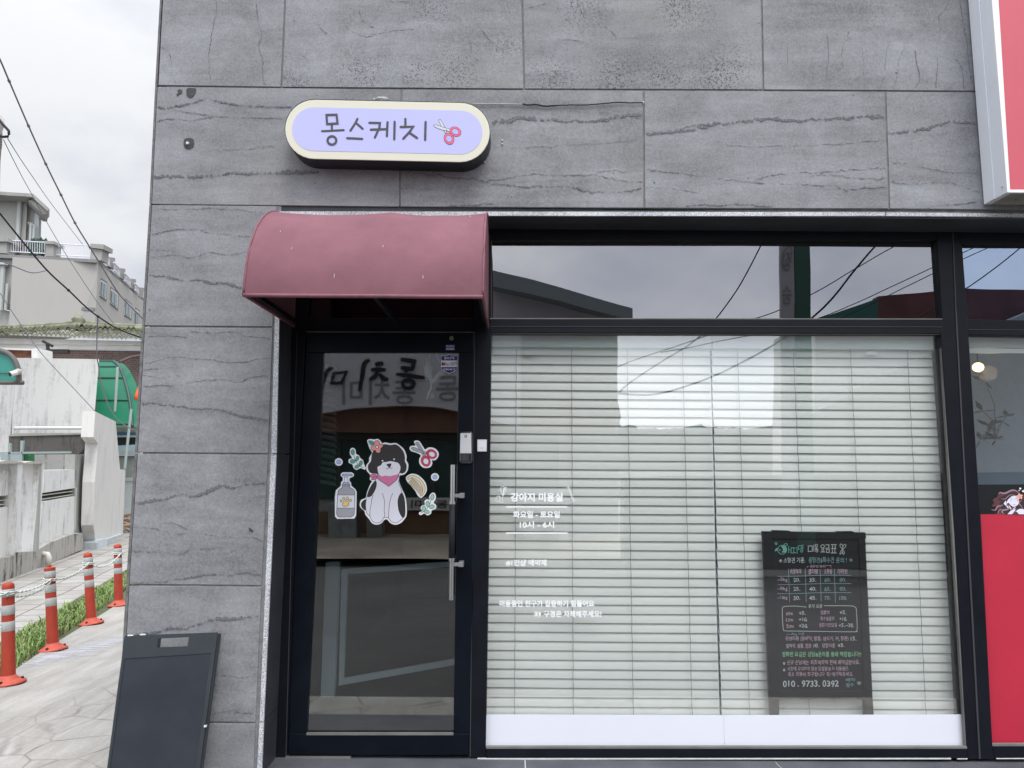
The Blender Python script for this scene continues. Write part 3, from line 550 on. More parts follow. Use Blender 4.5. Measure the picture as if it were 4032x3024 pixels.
branch('leaf_sticker', 12, [(1690, 1140), (1650, 1250), (1575, 1330), (1515, 1368)], [(1712, 1095, 30, 48, 15), (1634, 1210, 30, 45, -5), (1703, 1255, 42, 32, -10), (1570, 1290, 32, 48, -5), (1620, 1342, 44, 28, 15)],
       [(1700, 1028), (1745, 1025), (1770, 1070), (1765, 1130), (1735, 1190), (1775, 1230), (1765, 1290), (1700, 1320), (1690, 1370), (1630, 1400), (1575, 1370), (1520, 1398), (1485, 1375), (1500, 1345), (1540, 1330), (1515, 1280), (1540, 1235), (1585, 1220), (1580, 1160), (1625, 1130), (1665, 1140), (1660, 1080)])
for cx, cy, a in ((144, 506, 20), (1755, 758, -30)):
    d = DR(); d.poly(ellipse(cx, cy, 67, 65), 0); d.poly(ellipse(cx, cy, 40, 37, a), 7); d.ring(ellipse(cx, cy, 40, 37, a), 4, 2); d.mb.build('drop_sticker', ink, door)
d = DR()                                                            # scissors
d.poly([(1405, 165), (1450, 145), (1500, 165), (1550, 240), (1590, 295), (1640, 265), (1700, 262), (1770, 290), (1815, 350), (1810, 420), (1760, 475), (1705, 478), (1712, 530), (1680, 590), (1610, 608), (1540, 590), (1495, 530), (1490, 460), (1515, 395), (1440, 350), (1360, 325), (1328, 280), (1350, 240), (1420, 232), (1425, 215)], 0, True)
for q in ([(1430, 195), (1440, 175), (1475, 175), (1500, 215), (1545, 290), (1600, 400), (1560, 410), (1520, 340), (1470, 260)], [(1355, 285), (1370, 260), (1420, 265), (1540, 320), (1610, 340), (1608, 380), (1530, 355), (1400, 315)]): d.poly(q, 6); d.ring(q, 6, 2)
for cx, cy, rx, ry, a in ((1700, 374, 92, 76, 28), (1600, 492, 76, 92, -28)): d.poly(ellipse(cx, cy, rx, ry, a), 10); d.ring(ellipse(cx, cy, rx, ry, a), 6, 2); d.poly(ellipse(cx+4, cy+4, rx*.6, ry*.58, a), 13); d.ring(ellipse(cx+4, cy+4, rx*.6, ry*.58, a), 6, 2)
d.poly(ellipse(1563, 351, 8, 8), 2); d.mb.build('scissors_sticker', ink, door)
d = DR()                                                            # comb
d.poly([(1268, 770), (1320, 720), (1380, 702), (1460, 720), (1540, 780), (1600, 860), (1620, 960), (1600, 1030), (1550, 1090), (1510, 1105), (1460, 1060), (1430, 1000), (1390, 950), (1340, 890), (1300, 850)], 0, True)
ob = [(1295, 790), (1300, 760), (1340, 735), (1410, 735), (1490, 775), (1560, 850), (1598, 940), (1585, 1010), (1545, 1070), (1505, 1080)]; ib = [(1515, 1060), (1550, 1010), (1550, 940), (1500, 850), (1430, 795), (1370, 768), (1330, 785), (1310, 800)]
d.poly(catmull(ob, False)+catmull(ib, False), 9); d.line(ob+ib, 6, 2, closed=True)
for i in range(8):
    t = i/7; x = 1375+165*t; y = 790+175*t+20*math.sin(math.pi*t)*-1; x2 = x-60+22*t; y2 = y+70+10*math.sin(math.pi*t); d.line([(x, y), (x2, y2)], 28, 2); d.line([(x, y), (x2, y2)], 17, 9)
d.mb.build('comb_sticker', ink, door)
d = DR()                                                            # pump bottle
d.poly([(175, 710), (210, 680), (360, 678), (400, 710), (390, 750), (325, 775), (322, 825), (350, 850), (355, 905), (420, 960), (445, 1010), (435, 1400), (405, 1455), (120, 1460), (80, 1420), (78, 1100), (95, 980), (180, 905), (180, 850), (210, 820), (212, 765), (180, 745)], 0)
bt = catmull([(130, 1010), (145, 975), (205, 930), (210, 885), (325, 885), (330, 930), (390, 970), (415, 1020)], False); bt2 = [(405, 1370), (385, 1410), (340, 1428), (150, 1430), (115, 1405), (107, 1360)]
d.poly(bt+bt2, 6); d.poly([(118, 1058), (412, 1060), (404, 1280), (110, 1278)], 13)
for L in ([(118, 1058), (412, 1060)], [(110, 1278), (404, 1280)]): d.line(L, 7, 2)
d.line(bt+bt2, 8, 2, closed=True); d.poly([(240, 760), (295, 760), (298, 850), (232, 850)], 13); d.ring([(240, 760), (295, 760), (298, 850), (232, 850)], 6, 2); d.poly([(212, 850), (318, 848), (320, 880), (210, 882)], 7); d.ring([(212, 850), (318, 848), (320, 880), (210, 882)], 6, 2)
d.poly([(198, 725), (215, 706), (350, 706), (378, 725), (360, 740), (215, 745)], 7); d.ring([(198, 725), (215, 706), (350, 706), (378, 725), (360, 740), (215, 745)], 6, 2); d.line([(225, 910), (270, 910)], 7, 2); d.line([(290, 908), (315, 908)], 7, 2)
for x, y, rx, ry, a in ((185, 1160, 14, 18, 0), (226, 1120, 19, 24, 0), (287, 1116, 20, 26, 10), (337, 1146, 22, 22, 0)): d.poly(ellipse(x, y, rx, ry, a), 8); d.ring(ellipse(x, y, rx, ry, a), 6, 2)
q = [(205, 1220), (230, 1170), (260, 1155), (300, 1175), (315, 1215), (290, 1240), (220, 1245)]; d.poly(q, 8, True); d.ring(catmull(q), 6, 2)
d.mb.build('bottle_sticker', ink, door)
# security shield and gas stickers, keyhole
sh = [mat('shield_navy', (.02, .022, .16), .5), mat('shield_white', (.72, .76, .8), .5), mat('shield_red', (.5, .02, .03), .5), mat('shield_black', (.01, .01, .025), .5)]
d = Draw(1700, 1370, 8.508, YS)
so_ = [(590, 183), (650, 222), (740, 248), (880, 240), (880, 700), (850, 755), (780, 800), (590, 885), (380, 790), (320, 750), (295, 700), (295, 242), (430, 250), (530, 222)]
sc_ = lambda k: [(588+(x-588)*k, 530+(y-530)*k) for x, y in so_]
d.poly(so_, 0); d.poly(sc_(.955), 1); d.poly(sc_(.905), 0); d.poly([(318, 420), (868, 420), (868, 640), (318, 640)], 1)
d.text('경비구역', 415, 295, 752, 388, 1, .015); d.text('a', 330, 478, 408, 590, 3, .05); d.poly([(412, 485), (440, 470), (460, 470), (455, 588), (408, 588)], 2); d.text('SECURITY', 470, 515, 850, 592, 3, .01); d.text('1544-4112', 388, 680, 790, 752, 1, .02); d.line([(625, 485), (850, 485)], 14, 3)
d.mb.build('security_sticker', sh, door)
d = Draw(1680, 1300, 1.4821, YD-.0006); d.poly([(110, 85), (165, 85), (165, 117), (110, 117)], 0); d.text('도시가스', 114, 87, 162, 99, 1, .02); d.text('안전점검필', 120, 101, 156, 106, 1); d.poly([(113, 108), (161, 108), (161, 114), (113, 114)], 1); d.text('010 2000 1005', 115, 109, 159, 113, 0, .02); d.mb.build('gas_sticker', sh, door)
a = MB(); p = P(1778, 1332, YD); a.tube([p, p-Vector((0, .006, 0))], .0115, 20); a.build('lock_cylinder', mat('old_brass', (.36, .33, .26), .35, .9), door, bev=.001)
a = MB(); a.box(p.x-.0012, p.x+.0012, YD-.0066, YD-.006, p.z-.004, p.z+.004); a.build('keyhole', M['rubber'], door)
# digital lock
a = MB(); q = [(1811, 1708), (1817, 1700), (1855, 1700), (1861, 1708), (1860, 1815), (1855, 1825), (1815, 1825), (1809, 1815)]; a.plate(q, YD-.028, .028); lb = a.build('digital_lock', mat('lock_shell', (.09, .1, .11), .3, .6), door, bev=.005)
a = MB(); a.plate([(1816, 1706), (1855, 1706), (1856, 1785), (1814, 1785)], YD-.031, .004); a.plate([(1813, 1706), (1816, 1706), (1814, 1785), (1811, 1785)], YD-.031, .004)
a.build('lock_face', mat('satin_silver', (.66, .68, .70), .4, .2), door, bev=.0012)
a = MB(); a.plate([(1816, 1788), (1855, 1788), (1854, 1817), (1816, 1817)], YD-.030, .003); a.build('lock_keypad', mat('keypad', (.02, .026, .035), .2), door)
d = Draw(1680, 1300, 1.4821, YD-.0315); d.poly([(221, 612), (228, 609), (236, 612), (235, 622), (228, 629), (221, 622)], 0); d.poly(ellipse(228, 617, 3.6, 3.4), 1)
for k in range(6): d.line([(207+k*7, 726), (207+k*7, 762)], 1.3, 2)  # faint upright marks across the keypad
d.mb.build('lock_emblem', [mat('emblem_dark', (.02, .03, .035), .5), M['white'], mat('keypad_mark', (.25, .2, .2), .5)], door)
# pull handle
hh = MB(); t0 = P(1783, 1830, YD-.062); t1 = P(1776, 2362, YD-.062); D_ = (t1-t0)
def at_(y): return t0+D_*((y-1830)/532)
for s0, s1, c0_, c1_ in ((1830, 1977.1, 1977, 1987), (2208.9, 2362, 2199, 2209)):
    hh = MB(); hh.tube([at_(s0), at_(s1)], .0125, 20); hh.tube([at_(c0_), at_(c1_)], .0165, 20)
    h_ = hh.build('door_handle', M['silver'], door, smooth=True); h_.modifiers.new('es', 'EDGE_SPLIT').split_angle = R(40)
a = MB(); a.tube([at_(1987), at_(2199)], .0155, 20); a.build('handle_grip', M['rubber'], door, smooth=True)
for y in (1953, 2224):
    a = MB(); q = at_(y); a.box(q.x, q.x+.036, YD-.066, YD-.058, q.z-.009, q.z+.009); a.box(q.x+.036, q.x+.060, YD-.068, YD, q.z-.012, q.z+.012); a.build('handle_bracket', M['chrome'], door, bev=.001)
# switch plate on the mullion
a = MB(); a.plate([(1879, 1731), (1917, 1731), (1916, 1778), (1879, 1778)], YF-.009, .009); sp_ = a.build('access_plate', mat('plate_white', (.74, .76, .82), .4), B, bev=.002)
d = Draw(1680, 1300, 1.4821, YF-.0095); d.ring([(299, 643), (347, 643), (346, 704), (299, 704)], 1.2, 0); d.text('SMART', 310, 684, 336, 689, 0); d.line([(312, 691), (334, 691)], 1, 0); d.mb.build('plate_marks', mat('plate_grey', (.4, .41, .44), .5), sp_)
# --------------------------------------------------------------- threshold step (granite) and interior shell
zs = P(2500, 2992, YF).z; zt = zs
st = MB(); xe = [P(1029, 3060).x-.1, P(2068, 2992, .2).x, P(3063, 2992, .2).x, 4.2, 5.2]
for i in range(4): st.box(xe[i]+.003, xe[i+1]-.003, -.42, .30, zs-.035, zs)
st.build('threshold_step', M['stepgranite'], B, bev=.002)
a = MB(); a.box(xe[0], 5.2, -.40, .29, -.1, zs-.004); a.build('step_joints', M['caulk'], B)
a = MB(); a.plate([(1125, 2978), (1380, 2979), (1380, 2990), (1112, 2996)], YF-.01, .02); a.build('sill_mortar', M['gasket'], B)
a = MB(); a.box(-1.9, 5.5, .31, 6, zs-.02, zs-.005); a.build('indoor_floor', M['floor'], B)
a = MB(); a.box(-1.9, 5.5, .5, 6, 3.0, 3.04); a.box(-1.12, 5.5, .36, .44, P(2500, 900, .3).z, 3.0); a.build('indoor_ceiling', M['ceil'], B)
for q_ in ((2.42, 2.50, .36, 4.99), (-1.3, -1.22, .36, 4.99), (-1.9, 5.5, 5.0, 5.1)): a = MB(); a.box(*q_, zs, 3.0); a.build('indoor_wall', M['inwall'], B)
# ================================================================== SIGNS, AWNING, BLINDS, BOARDS
def stadium(xl, xr, cy, r, k=16, dy=0):
    cyl, cyr = cy; o = []
    for i in range(k+1):
        a = math.pi/2+math.pi*i/k; o.append((xl+r*math.cos(a), cyl-r*math.sin(a)))
    for i in range(k+1):
        a = -math.pi/2+math.pi*i/k; o.append((xr+r*math.cos(a), cyr-r*math.sin(a)))
    return o
YSG = -.13
pc = P(1526, 560, 0)
sg = empty('shop_sign', (pc.x, -.06, pc.z), 'pill shaped lilac lightbox sign with cream rim, dark lettering and red scissors above the awning', 'sign')
a = MB(); a.plate(stadium(1239, 1812, (508, 521), 118.5), YSG+.004, .126); a.build('casing', mat('sign_casing', (.012, .015, .022), .5), sg)
a = MB(); a.plate(stadium(1239, 1812, (509, 521.5), 116.5), YSG, .006); a.build('cream_rim', mat('sign_cream', (.66, .64, .53), .4, emit=((.8, .78, .64), .02)), sg, bev=.002)
a = MB(); a.plate(stadium(1236, 1813, (508, 521), 86), YSG-.0012, .002); a.build('lilac_panel', mat('sign_lilac', (.46, .475, .76), .4, emit=((.50, .52, .9), .03)), sg)
d = Draw(1050, 330, 2.3284, YSG-.0016)
for L in ([(508, 435), (705, 425)], [(598, 378), (598, 425)], [(832, 322), (815, 358), (768, 430)], [(818, 358), (880, 412)], [(738, 498), (875, 505)], [(942, 357), (1038, 359), (1034, 400), (992, 492)], [(955, 420), (1105, 415)], [(1108, 352), (1102, 478)], [(1173, 348), (1170, 508)],
          [(1272, 322), (1272, 385)], [(1228, 395), (1343, 392), (1310, 440), (1252, 502)], [(1308, 447), (1378, 495)], [(1457, 350), (1453, 512)]): d.line(L, 21, 0)
d.ring([(548, 285), (640, 282), (650, 362), (554, 368)], 20, 0); d.ring(ellipse(598, 518, 40, 38, 0, 28), 20, 0)
d.mb.build('lettering', mat('sign_charcoal', (.055, .05, .065), .5), sg)
d = Draw(1050, 330, 2.3284, YSG-.0016)
for q in ([(1575, 330), (1590, 325), (1605, 345), (1655, 435), (1640, 455), (1605, 400)], [(1530, 378), (1545, 374), (1620, 398), (1680, 415), (1680, 440), (1600, 420), (1540, 396)]): d.poly(q, 1); d.ring(q, 3.5, 0)
for cx, cy, rx, ry, an in ((1730, 438, 54, 42, 25), (1672, 503, 44, 54, -28)): d.poly(ellipse(cx, cy, rx, ry, an), 2); d.ring(ellipse(cx, cy, rx, ry, an), 3.5, 0); d.poly(ellipse(cx, cy, rx*.62, ry*.60, an), 3); d.ring(ellipse(cx, cy, rx*.62, ry*.6, an), 3.5, 0)
d.poly(ellipse(1649, 425, 5, 5), 0)
d.mb.build('scissors_emblem', [M['navy'], mat('sign_blade', (.62, .62, .64), .5), mat('sign_rose', (.85, .12, .22), .5), mat('sign_lilac_hole', (.42, .44, .80), .5)], sg)
a = MB()
for pts in ([(1480, 392), (1490, 383), (1505, 386), (1520, 393)], [(1488, 394), (1500, 384), (1518, 384), (1530, 393)]): a.tube([P(x, y, -.06) for x, y in pts], .0035, 6)
a.build('wire_loop', mat('wire_white', (.6, .6, .6), .5), sg, smooth=True)
a = MB(); wp = catmull([(1860, 409), (1975, 410), (2060, 411)], False); a.tube([P(x, y, -.008) for x, y in wp], .0028, 6)
wc = empty('power_cable', P(2300, 405, -.01), 'thin cable with black sleeved end running from the lilac sign along the stone joint', 'cable')
a.build('white_cable', mat('grey_cable', (.36, .37, .38), .6), wc, smooth=True)
a = MB(); wp = catmull([(2058, 410), (2085, 413), (2110, 411), (2140, 417), (2180, 416), (2240, 413), (2300, 413), (2360, 409), (2420, 403), (2480, 404), (2532, 404)], False)
rr_ = [.0042 if i < 22 else .003 for i in range(len(wp))]; a.tube([P(x, y+(1.2 if i % 7 == 3 else 0), -.009) for i, (x, y) in enumerate(wp)], rr_, 6); a.build('black_cable', M['rubber'], wc, smooth=True)
# --- red lightbox sign of the next shop (top right)
rs = empty('red_lightbox_sign', P(4000, 800, -.1), 'large red lightbox sign with white metal sides, cut by the right edge of the picture', 'sign')
YR = -.19
fx = lambda y: interp([(-300, 3870), (0, 3905), (1505/1.951, 3970)], y)
bx_ = [(-300, 3780), (0, 3813), (1565/1.951, 3881)]
p0 = P(3905, 0, YR); p1 = P(3966, 757, YR); q1 = P(3881, 803, -.02); q0 = P(3813, 0, -.02)
xr0 = p1.x; xl0 = (p0.x+p1.x)/2
zb = P(3966, 757, YR).z; xa = P(3966, 757, YR).x; zt_ = 5.0
kx = lambda z: xa+(p0.x-xa)*(z-zb)/(p0.z-zb)
def slant(y0, y1, xo, z0, z1, x1=None, m=0, mb=None):
    mb.solid([(kx(z0)+xo, y0, z0), (x1, y0, z0), (x1, y1, z0), (kx(z0)+xo, y1, z0)], [(kx(z1)+xo, y0, z1), (x1, y0, z1), (x1, y1, z1), (kx(z1)+xo, y1, z1)], m)
a = MB(); slant(YR+.001, -.10, 0, zb, zt_, kx(zb)+.03, 0, a); slant(-.098, -.012, -.004, zb, zt_, kx(zb)+.03, 0, a); a.build('side_panel', mat('sign_white_metal', (.82, .86, .92), .35, var=.03), rs, bev=.002)
a = MB(); slant(YR-.004, YR+.012, -.002, zb-.002, zt_, kx(zb)+.012, 0, a); a.box(kx(zb)+.0125, 4.2, YR-.004, YR+.012, zb-.002, zb+.012); a.build('bright_edge_trim', mat('trim_white', (.85, .86, .88), .3), rs)
a = MB(); slant(YR-.001, YR+.01, .013, zb+.0125, zt_, 4.2, 0, a); a.build('red_panel', mat('sign_red', (.60, .10, .135), .38, var=.03, vscale=2), rs)
a = MB(); a.box(kx(zb)+.031, 4.2, YR+.013, -.012, zb, zb+.01); a.build('underside', mat('sign_underside', (.33, .32, .28), .6, var=.25, vscale=8), rs)
a = MB(); a.tube([P(x, y, YR+.1) for x, y in ((3998, 786), (4008, 779), (4020, 776), (4034, 774))], .004, 6); a.build('underside_wire', M['rubber'], rs)
a = MB(); p = P(3935, 736, YR+.03); a.tube([(kx(p.z)-.002, p.y, p.z), (kx(p.z)-.006, p.y, p.z)], .005, 10); a.build('screw', M['screw'], rs)
# --- awning
aw = empty('door_awning', (-.65, 0, 2.34), 'dusty pink canvas barrel awning over the glass door', 'awning')
pa = P(959, 1160, -.55); pb = P(1902, 1167, -.55); xl = pa.x; xr = pb.x; zb_ = (pa.z+pb.z)/2; zl, zr = pa.z, pb.z
ztop = P(1486, 836, -.18).z; hh_ = (ztop-zb_)/math.sin(math.acos(.17/.54)); ya = -.012
NX, NT = 40, 26; a = MB(); inner = MB()
def awp(u, t, off=0):
    th = t*math.pi/2; ribs = [0, .55, 1]; s = 0
    for r0, r1 in zip(ribs, ribs[1:]):
        if r0 <= u <= r1: s = math.sin(math.pi*(u-r0)/(r1-r0))**.8
    k = 1-.034*s*math.sin(th*1.0)**1.2-off
    y = ya-.54*math.cos(th)*(1-.008*s); z = hh_*math.sin(th)*k
    return Vector((xl+(xr-xl)*u, y, zl+(zr-zl)*u+z))
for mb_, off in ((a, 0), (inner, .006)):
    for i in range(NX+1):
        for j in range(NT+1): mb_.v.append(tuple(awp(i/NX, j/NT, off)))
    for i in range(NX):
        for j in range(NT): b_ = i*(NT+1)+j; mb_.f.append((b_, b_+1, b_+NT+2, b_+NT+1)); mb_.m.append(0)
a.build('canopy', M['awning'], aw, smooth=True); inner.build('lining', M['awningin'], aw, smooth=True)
for u, x0, x1 in ((0, 0, .004), (1, -.004, 0)):
    a = MB()
    rg = [awp(u, j/NT) for j in range(NT+1)]+[Vector((0, .225, hh_+zl))*1, Vector((0, .225, zl+.002))]
    rg[-2] = Vector((0, .0, zl+hh_)); rg[-1] = Vector((0, .0, zl)); X = xl if u == 0 else xr
    a.solid([(X+x0, p.y, p.z) for p in rg], [(X+x1, p.y, p.z) for p in rg])
    a.box(X+x0, X+x1, .0005, .222, zl+.002, zl+.49)
    a.build('side_panel', M['awning'], aw)
a = MB()
for u in (0, 1):
    X = xl if u == 0 else xr
    a.tube([Vector((X, awp(u, j/NT).y, awp(u, j/NT).z)) for j in range(NT+1)], .0055, 8)
    a.tube([(X, -.552, zl if u == 0 else zr), (X, .22, zl)], .0075, 8)
a.tube([awp(u/20, 0)+Vector((0, -.002, -.003)) for u in range(21)], .009, 8)
a.build('piping', mat('awning_hem', (.20, .075, .10), .7, var=.2, vscale=20), aw, smooth=True)
a = MB(); a.box(xl+.012, xr-.012, -.53, -.505, zl+.012, zl+.037)
for u in (.012, .53, .985): X = xl+(xr-xl)*u; a.box(X-.01, X+.01, -.505, .22, zl+.012, zl+.032)
a.build('support_frame', M['frame'], aw)
a = MB(); rf = random.Random(9)
for px, py, ln_ in ((1495, 1052, .010), (1312, 1128, .018), (1128, 1057, .008), (1402, 847, .009), (1834, 927, .006), (1663, 1128, .014), (1063, 1005, .006)):
    th = math.acos(max(0, min(1, (py-835)/330*.9+.1))); t = 1-min(1, max(0, (py-835)/332))**.8; u = (px-959)/(1902-959)
    a = MB(); p = awp(u, t)+Vector((0, -.003, .001)); a.tube([p, p+Vector((.001, 0, ln_))], .0008, 5); a.build('dropping', M['white'], aw)
# --- venetian blinds behind the display window
YB = .354
def blind(xl0, xl1, xr0, xr1, cords, label, nm='venetian_blind', ytop=1375, seed=1, dark=False):
    e0 = P(xl0, 1350, YB); e1 = P(xl1, 2800, YB); e2 = P(xr0, 1350, YB); e3 = P(xr1, 2800, YB)
    def xlz(z): return e0.x+(e1.x-e0.x)*(z-e0.z)/(e1.z-e0.z)
    def xrz(z): return e2.x+(e3.x-e2.x)*(z-e2.z)/(e3.z-e2.z)
    zt = P(2500, 1312, YB).z; o = empty(nm, ((e0.x+e2.x)/2, YB, zt), label, 'blind', 'venetian blinds side by side')
    a = MB(); zr = P(2500, ytop, YB).z; a.box(xlz(zt), xrz(zt), YB-.035, YB+.03, zr+.004, zt+.06); a.build('head_rail', mat('head_rail_teal', (.72, .88, .88), .35), o, bev=.003)
    a = MB(); rs_ = random.Random(seed); z = zr-.012; n = 0
    while z > zs+.03:
        tl = R(72)+rs_.uniform(-.05, .05); wz = .0275; x0, x1 = xlz(z)+rs_.uniform(-.0015, .0015), xrz(z)+rs_.uniform(-.0015, .0015); dz = rs_.uniform(-.001, .001)
        K = 6; b_ = len(a.v)
        for i, x in enumerate((x0, (x0+x1)/2, x1)):
            sag = -.001 if i == 1 else 0
            for k in range(K+1):
                s = (k/K-.5)*2; cv = .0035*(1-s*s)
                yy = YB-s*wz*math.cos(tl)-cv*math.sin(tl); zz = z-s*wz*math.sin(tl)+cv*math.cos(tl)+sag+dz*(i-1)
                a.v.append((x, yy, zz))
        for i in range(2):
            for k in range(K): q = b_+i*(K+1)+k; a.f.append((q, q+1, q+K+2, q+K+1)); a.m.append(0)
        z -= .0472; n += 1
    a.build('slats', M['slat'], o, smooth=True)
    a = MB(); lx = 2086 if xl0 < 2500 else 3432; a.plate([(lx-20, 1384), (lx+20, 1385), (lx+20, 1398), (lx-20, 1397)], YB-.03, .001); a.build('maker_label', M['white'], o)
    for cx0, cx1 in cords:
        a = MB(); p, q = P(cx0, 1375, YB-.018), P(cx1, 2800, YB-.018); p = p+(p-q)*0; dv = (q-p)
        pts = [p+dv*(i/60)+Vector((.0012*math.sin(i*1.7), -.006-.002*math.sin(i*2.1), 0)) for i in range(62)]; a.tube(pts, .0017, 5)
        a.build('ladder_cord', M['cord'], o)
    return o
blind(1926, 1905, 2796, 2836, [(2033, 2026), (2250, 2257), (2468, 2493), (2686, 2724)], 'wide white venetian blind filling the left part of the main window')
blind(2800, 2840, 3684, 3757, [(2902, 2950), (3122, 3185), (3346, 3415), (3570, 3643)], 'white venetian blind on the right, behind the handwritten price board', seed=5)
a = MB(); p0, p1 = P(2797, 1380, YB-.045), P(2836, 2812, YB-.045); a.tube([p0, p0+(p1-p0)*.33+Vector((.003, 0, 0)), p0+(p1-p0)*.66-Vector((.002, 0, 0)), p1], .0028, 6)
tag(a.build('tilt_wand', mat('wand_grey', (.10, .11, .16), .5), None), 'thin dark wand hanging in the seam between the two white blinds', 'blind wand')
# --- handwritten price board standing behind the glass
YC = .290
K = Draw(2950, 2050, 2.0745, YC, step=.00008)
cb = empty('price_board', (P(3220, 2815, YC).x, YC, P(3220, 2815, YC).z), 'black price board on legs with handwritten chalk prices, standing behind the window glass', 'sign board')
a = MB(); a.plate([K_ for K_ in [(3015, 2110), (3400, 2112), (3428, 2752), (3030, 2752)]], YC+.002, .012); a.build('board', mat('chalkboard', (.012, .014, .017), .5, var=.4, vscale=5), cb)
def kq(L): return [(2950+x/2.0745, 2050+y/2.0745) for x, y in L]
a = MB(); a.plate(kq([(108, 88), (952, 97), (956, 150), (112, 150)]), YC-.004, .024); a.plate(kq([(112, 150), (190, 150), (246, 1400), (246, 1600), (172, 1600), (165, 1460)]), YC-.003, .022)
a.plate(kq([(895, 150), (950, 150), (1010, 1460), (1020, 1600), (940, 1600), (936, 1400)]), YC-.003, .022); a.plate(kq([(240, 1392), (938, 1392), (936, 1460), (243, 1460)]), YC-.0025, .02)
a.build('board_frame', mat('board_black', (.010, .012, .015), .5), cb, bev=.002)
a = MB(); a.plate(kq([(200, 80), (330, 84), (342, 92), (190, 90)]), YC-.006, .03); a.build('clip', M['rubber'], cb); a = MB(); a.plate(kq([(725, 90), (850, 88), (862, 97), (716, 96)]), YC-.006, .03); a.build('clip', M['rubber'], cb)
ck = [mat('chalk_white', (.55, .62, .62), .8), mat('chalk_mint', (.18, .52, .42), .8), mat('chalk_pink', (.58, .42, .52), .8), mat('chalk_green', (.25, .62, .34), .8), mat('chalk_teal', (.22, .38, .40), .8)]
K.Y = YC-.0005
T_ = K.text; J = 2.2
def st_(pts, w=4.5, m=0, **k): K.line(pts, w, m, **k)
# heading, drawn by strokes
st_(ellipse(270, 238, 37, 36, 0, 22), 5, 1, closed=True); K.poly([(262, 204), (290, 207), (306, 232), (302, 250), (285, 262), (275, 235)], 1, True); st_([(290, 205), (285, 192), (305, 188), (312, 198), (298, 208)], 5, 1, smooth=True); K.poly([(210, 240), (224, 224), (236, 226), (226, 244), (212, 250)], 1, True)
K.poly(ellipse(250, 240, 5, 5), 0); K.poly(ellipse(221, 190, 9, 8), 1); [K.poly(ellipse(x, y, 3, 3), 1) for x, y in ((209, 182), (218, 174), (230, 176))]; st_([(268, 250), (280, 250), (270, 260), (286, 256)], 4, 0)
for L in ([(322, 212), (322, 262)], [(322, 238), (334, 238)], [(368, 222), (342, 222), (342, 264), (362, 264)], [(378, 224), (364, 224), (364, 264), (384, 262)], [(391, 215), (391, 268)], [(402, 206), (426, 204), (426, 232), (402, 234), (402, 206)], [(438, 196), (438, 240)], [(428, 220), (438, 220)]): st_(L, 5, 1)
st_(ellipse(428, 250, 9, 8, 0, 12), 4.5, 1, closed=True)
for L in ([(482, 208), (514, 206), (516, 250), (482, 252), (482, 208)], [(528, 200), (528, 250)], [(538, 234), (562, 234)], [(544, 218), (544, 233)], [(553, 218), (553, 233)], [(585, 256), (618, 256)], [(595, 226), (595, 255)], [(608, 226), (608, 255)], [(624, 198), (652, 198), (650, 218)], [(622, 226), (656, 224)], [(632, 236), (654, 236), (654, 260), (630, 260), (632, 236)],
          [(670, 196), (712, 196)], [(680, 198), (680, 226)], [(702, 198), (702, 226)], [(672, 228), (710, 226)], [(680, 228), (680, 262)], [(700, 228), (700, 262)], [(668, 264), (712, 264)]): st_(L, 5.5, 0)
st_(ellipse(548, 202, 10, 10, 0, 14), 5, 0, closed=True); st_(ellipse(552, 248, 9, 8, 0, 14), 5, 0, closed=True); st_(ellipse(600, 210, 15, 13, 0, 14), 5, 0, closed=True)
st_([(762, 232), (745, 215), (742, 196), (756, 192), (764, 212), (762, 232)], 4.5, 0, smooth=True); st_([(762, 228), (768, 205), (782, 193), (790, 205), (778, 222), (762, 232)], 4.5, 0, smooth=True); st_([(762, 232), (745, 255), (742, 274), (756, 262), (764, 240)], 4.5, 0, smooth=True); st_([(764, 236), (776, 258), (770, 276), (760, 258)], 4.5, 0, smooth=True)
for x, y, m in ((257, 328, 0), (831, 322, 4)): [st_([(x-12*math.cos(b), y-12*math.sin(b)), (x+12*math.cos(b), y+12*math.sin(b))], 4.5, m) for b in (0.2, 1.25, 2.3)]
T_('소형견 기준.', 280, 300, 458, 346, 0, .012, J); T_('중형견&특수견', 484, 298, 692, 346, 4, .012, J); T_('문의 !', 708, 300, 798, 346, 4, .012, J); T_('얼굴컷 별도!', 496, 362, 628, 384, 2, .01, J)
st_([(474, 384), (474, 374), (486, 374)], 3.5, 2); st_([(632, 368), (668, 366), (668, 384)], 3.5, 2)
for t, x0, x1 in (('위생목욕', 331, 428), ('클리핑', 482, 560), ('스포팅', 610, 676), ('가위컷', 718, 802)): T_(t, x0, 394, x1, 436, 2, .01, J)
for i, (t, v) in enumerate((('~5kg', ('20.', '35.', '60.', '80.')), ('~8kg', ('25.', '40.', '65.', '90.')), ('~10kg', ('30.', '45.', '70.', '100.')))):
    y = 466+74*i; T_(t, 230, y, 314, y+36, 2, .008, J)
    for (x0, wd), s in zip(((360, 56), (490, 58), (613, 52), (736, 56 if i < 2 else 62)), v): T_(s, x0, y+2, x0+wd, y+34, 0 if x0 < 480 else (4 if x0 > 600 else 0), .016, J)
for x, y0, y1 in ((324, 392, 664), (460, 388, 664), (582, 398, 658), (698, 394, 668)): st_([(x-3, y0), (x+2, (y0+y1)/2), (x+6, y1)], 4.5, 4, smooth=True)
for y in (452, 520, 594): st_([(234, y+3), (400, y+1), (600, y-6), (832, y-6)], 4.5, 4, smooth=True)
st_([(466, 706), (380, 698), (300, 700), (275, 708), (270, 740), (278, 880), (300, 900), (400, 902), (840, 908), (875, 900), (882, 870), (876, 740), (866, 708), (820, 696), (614, 695)], 5, 0, smooth=True)
T_('추가 요금', 482, 682, 598, 716, 0, .012, J)
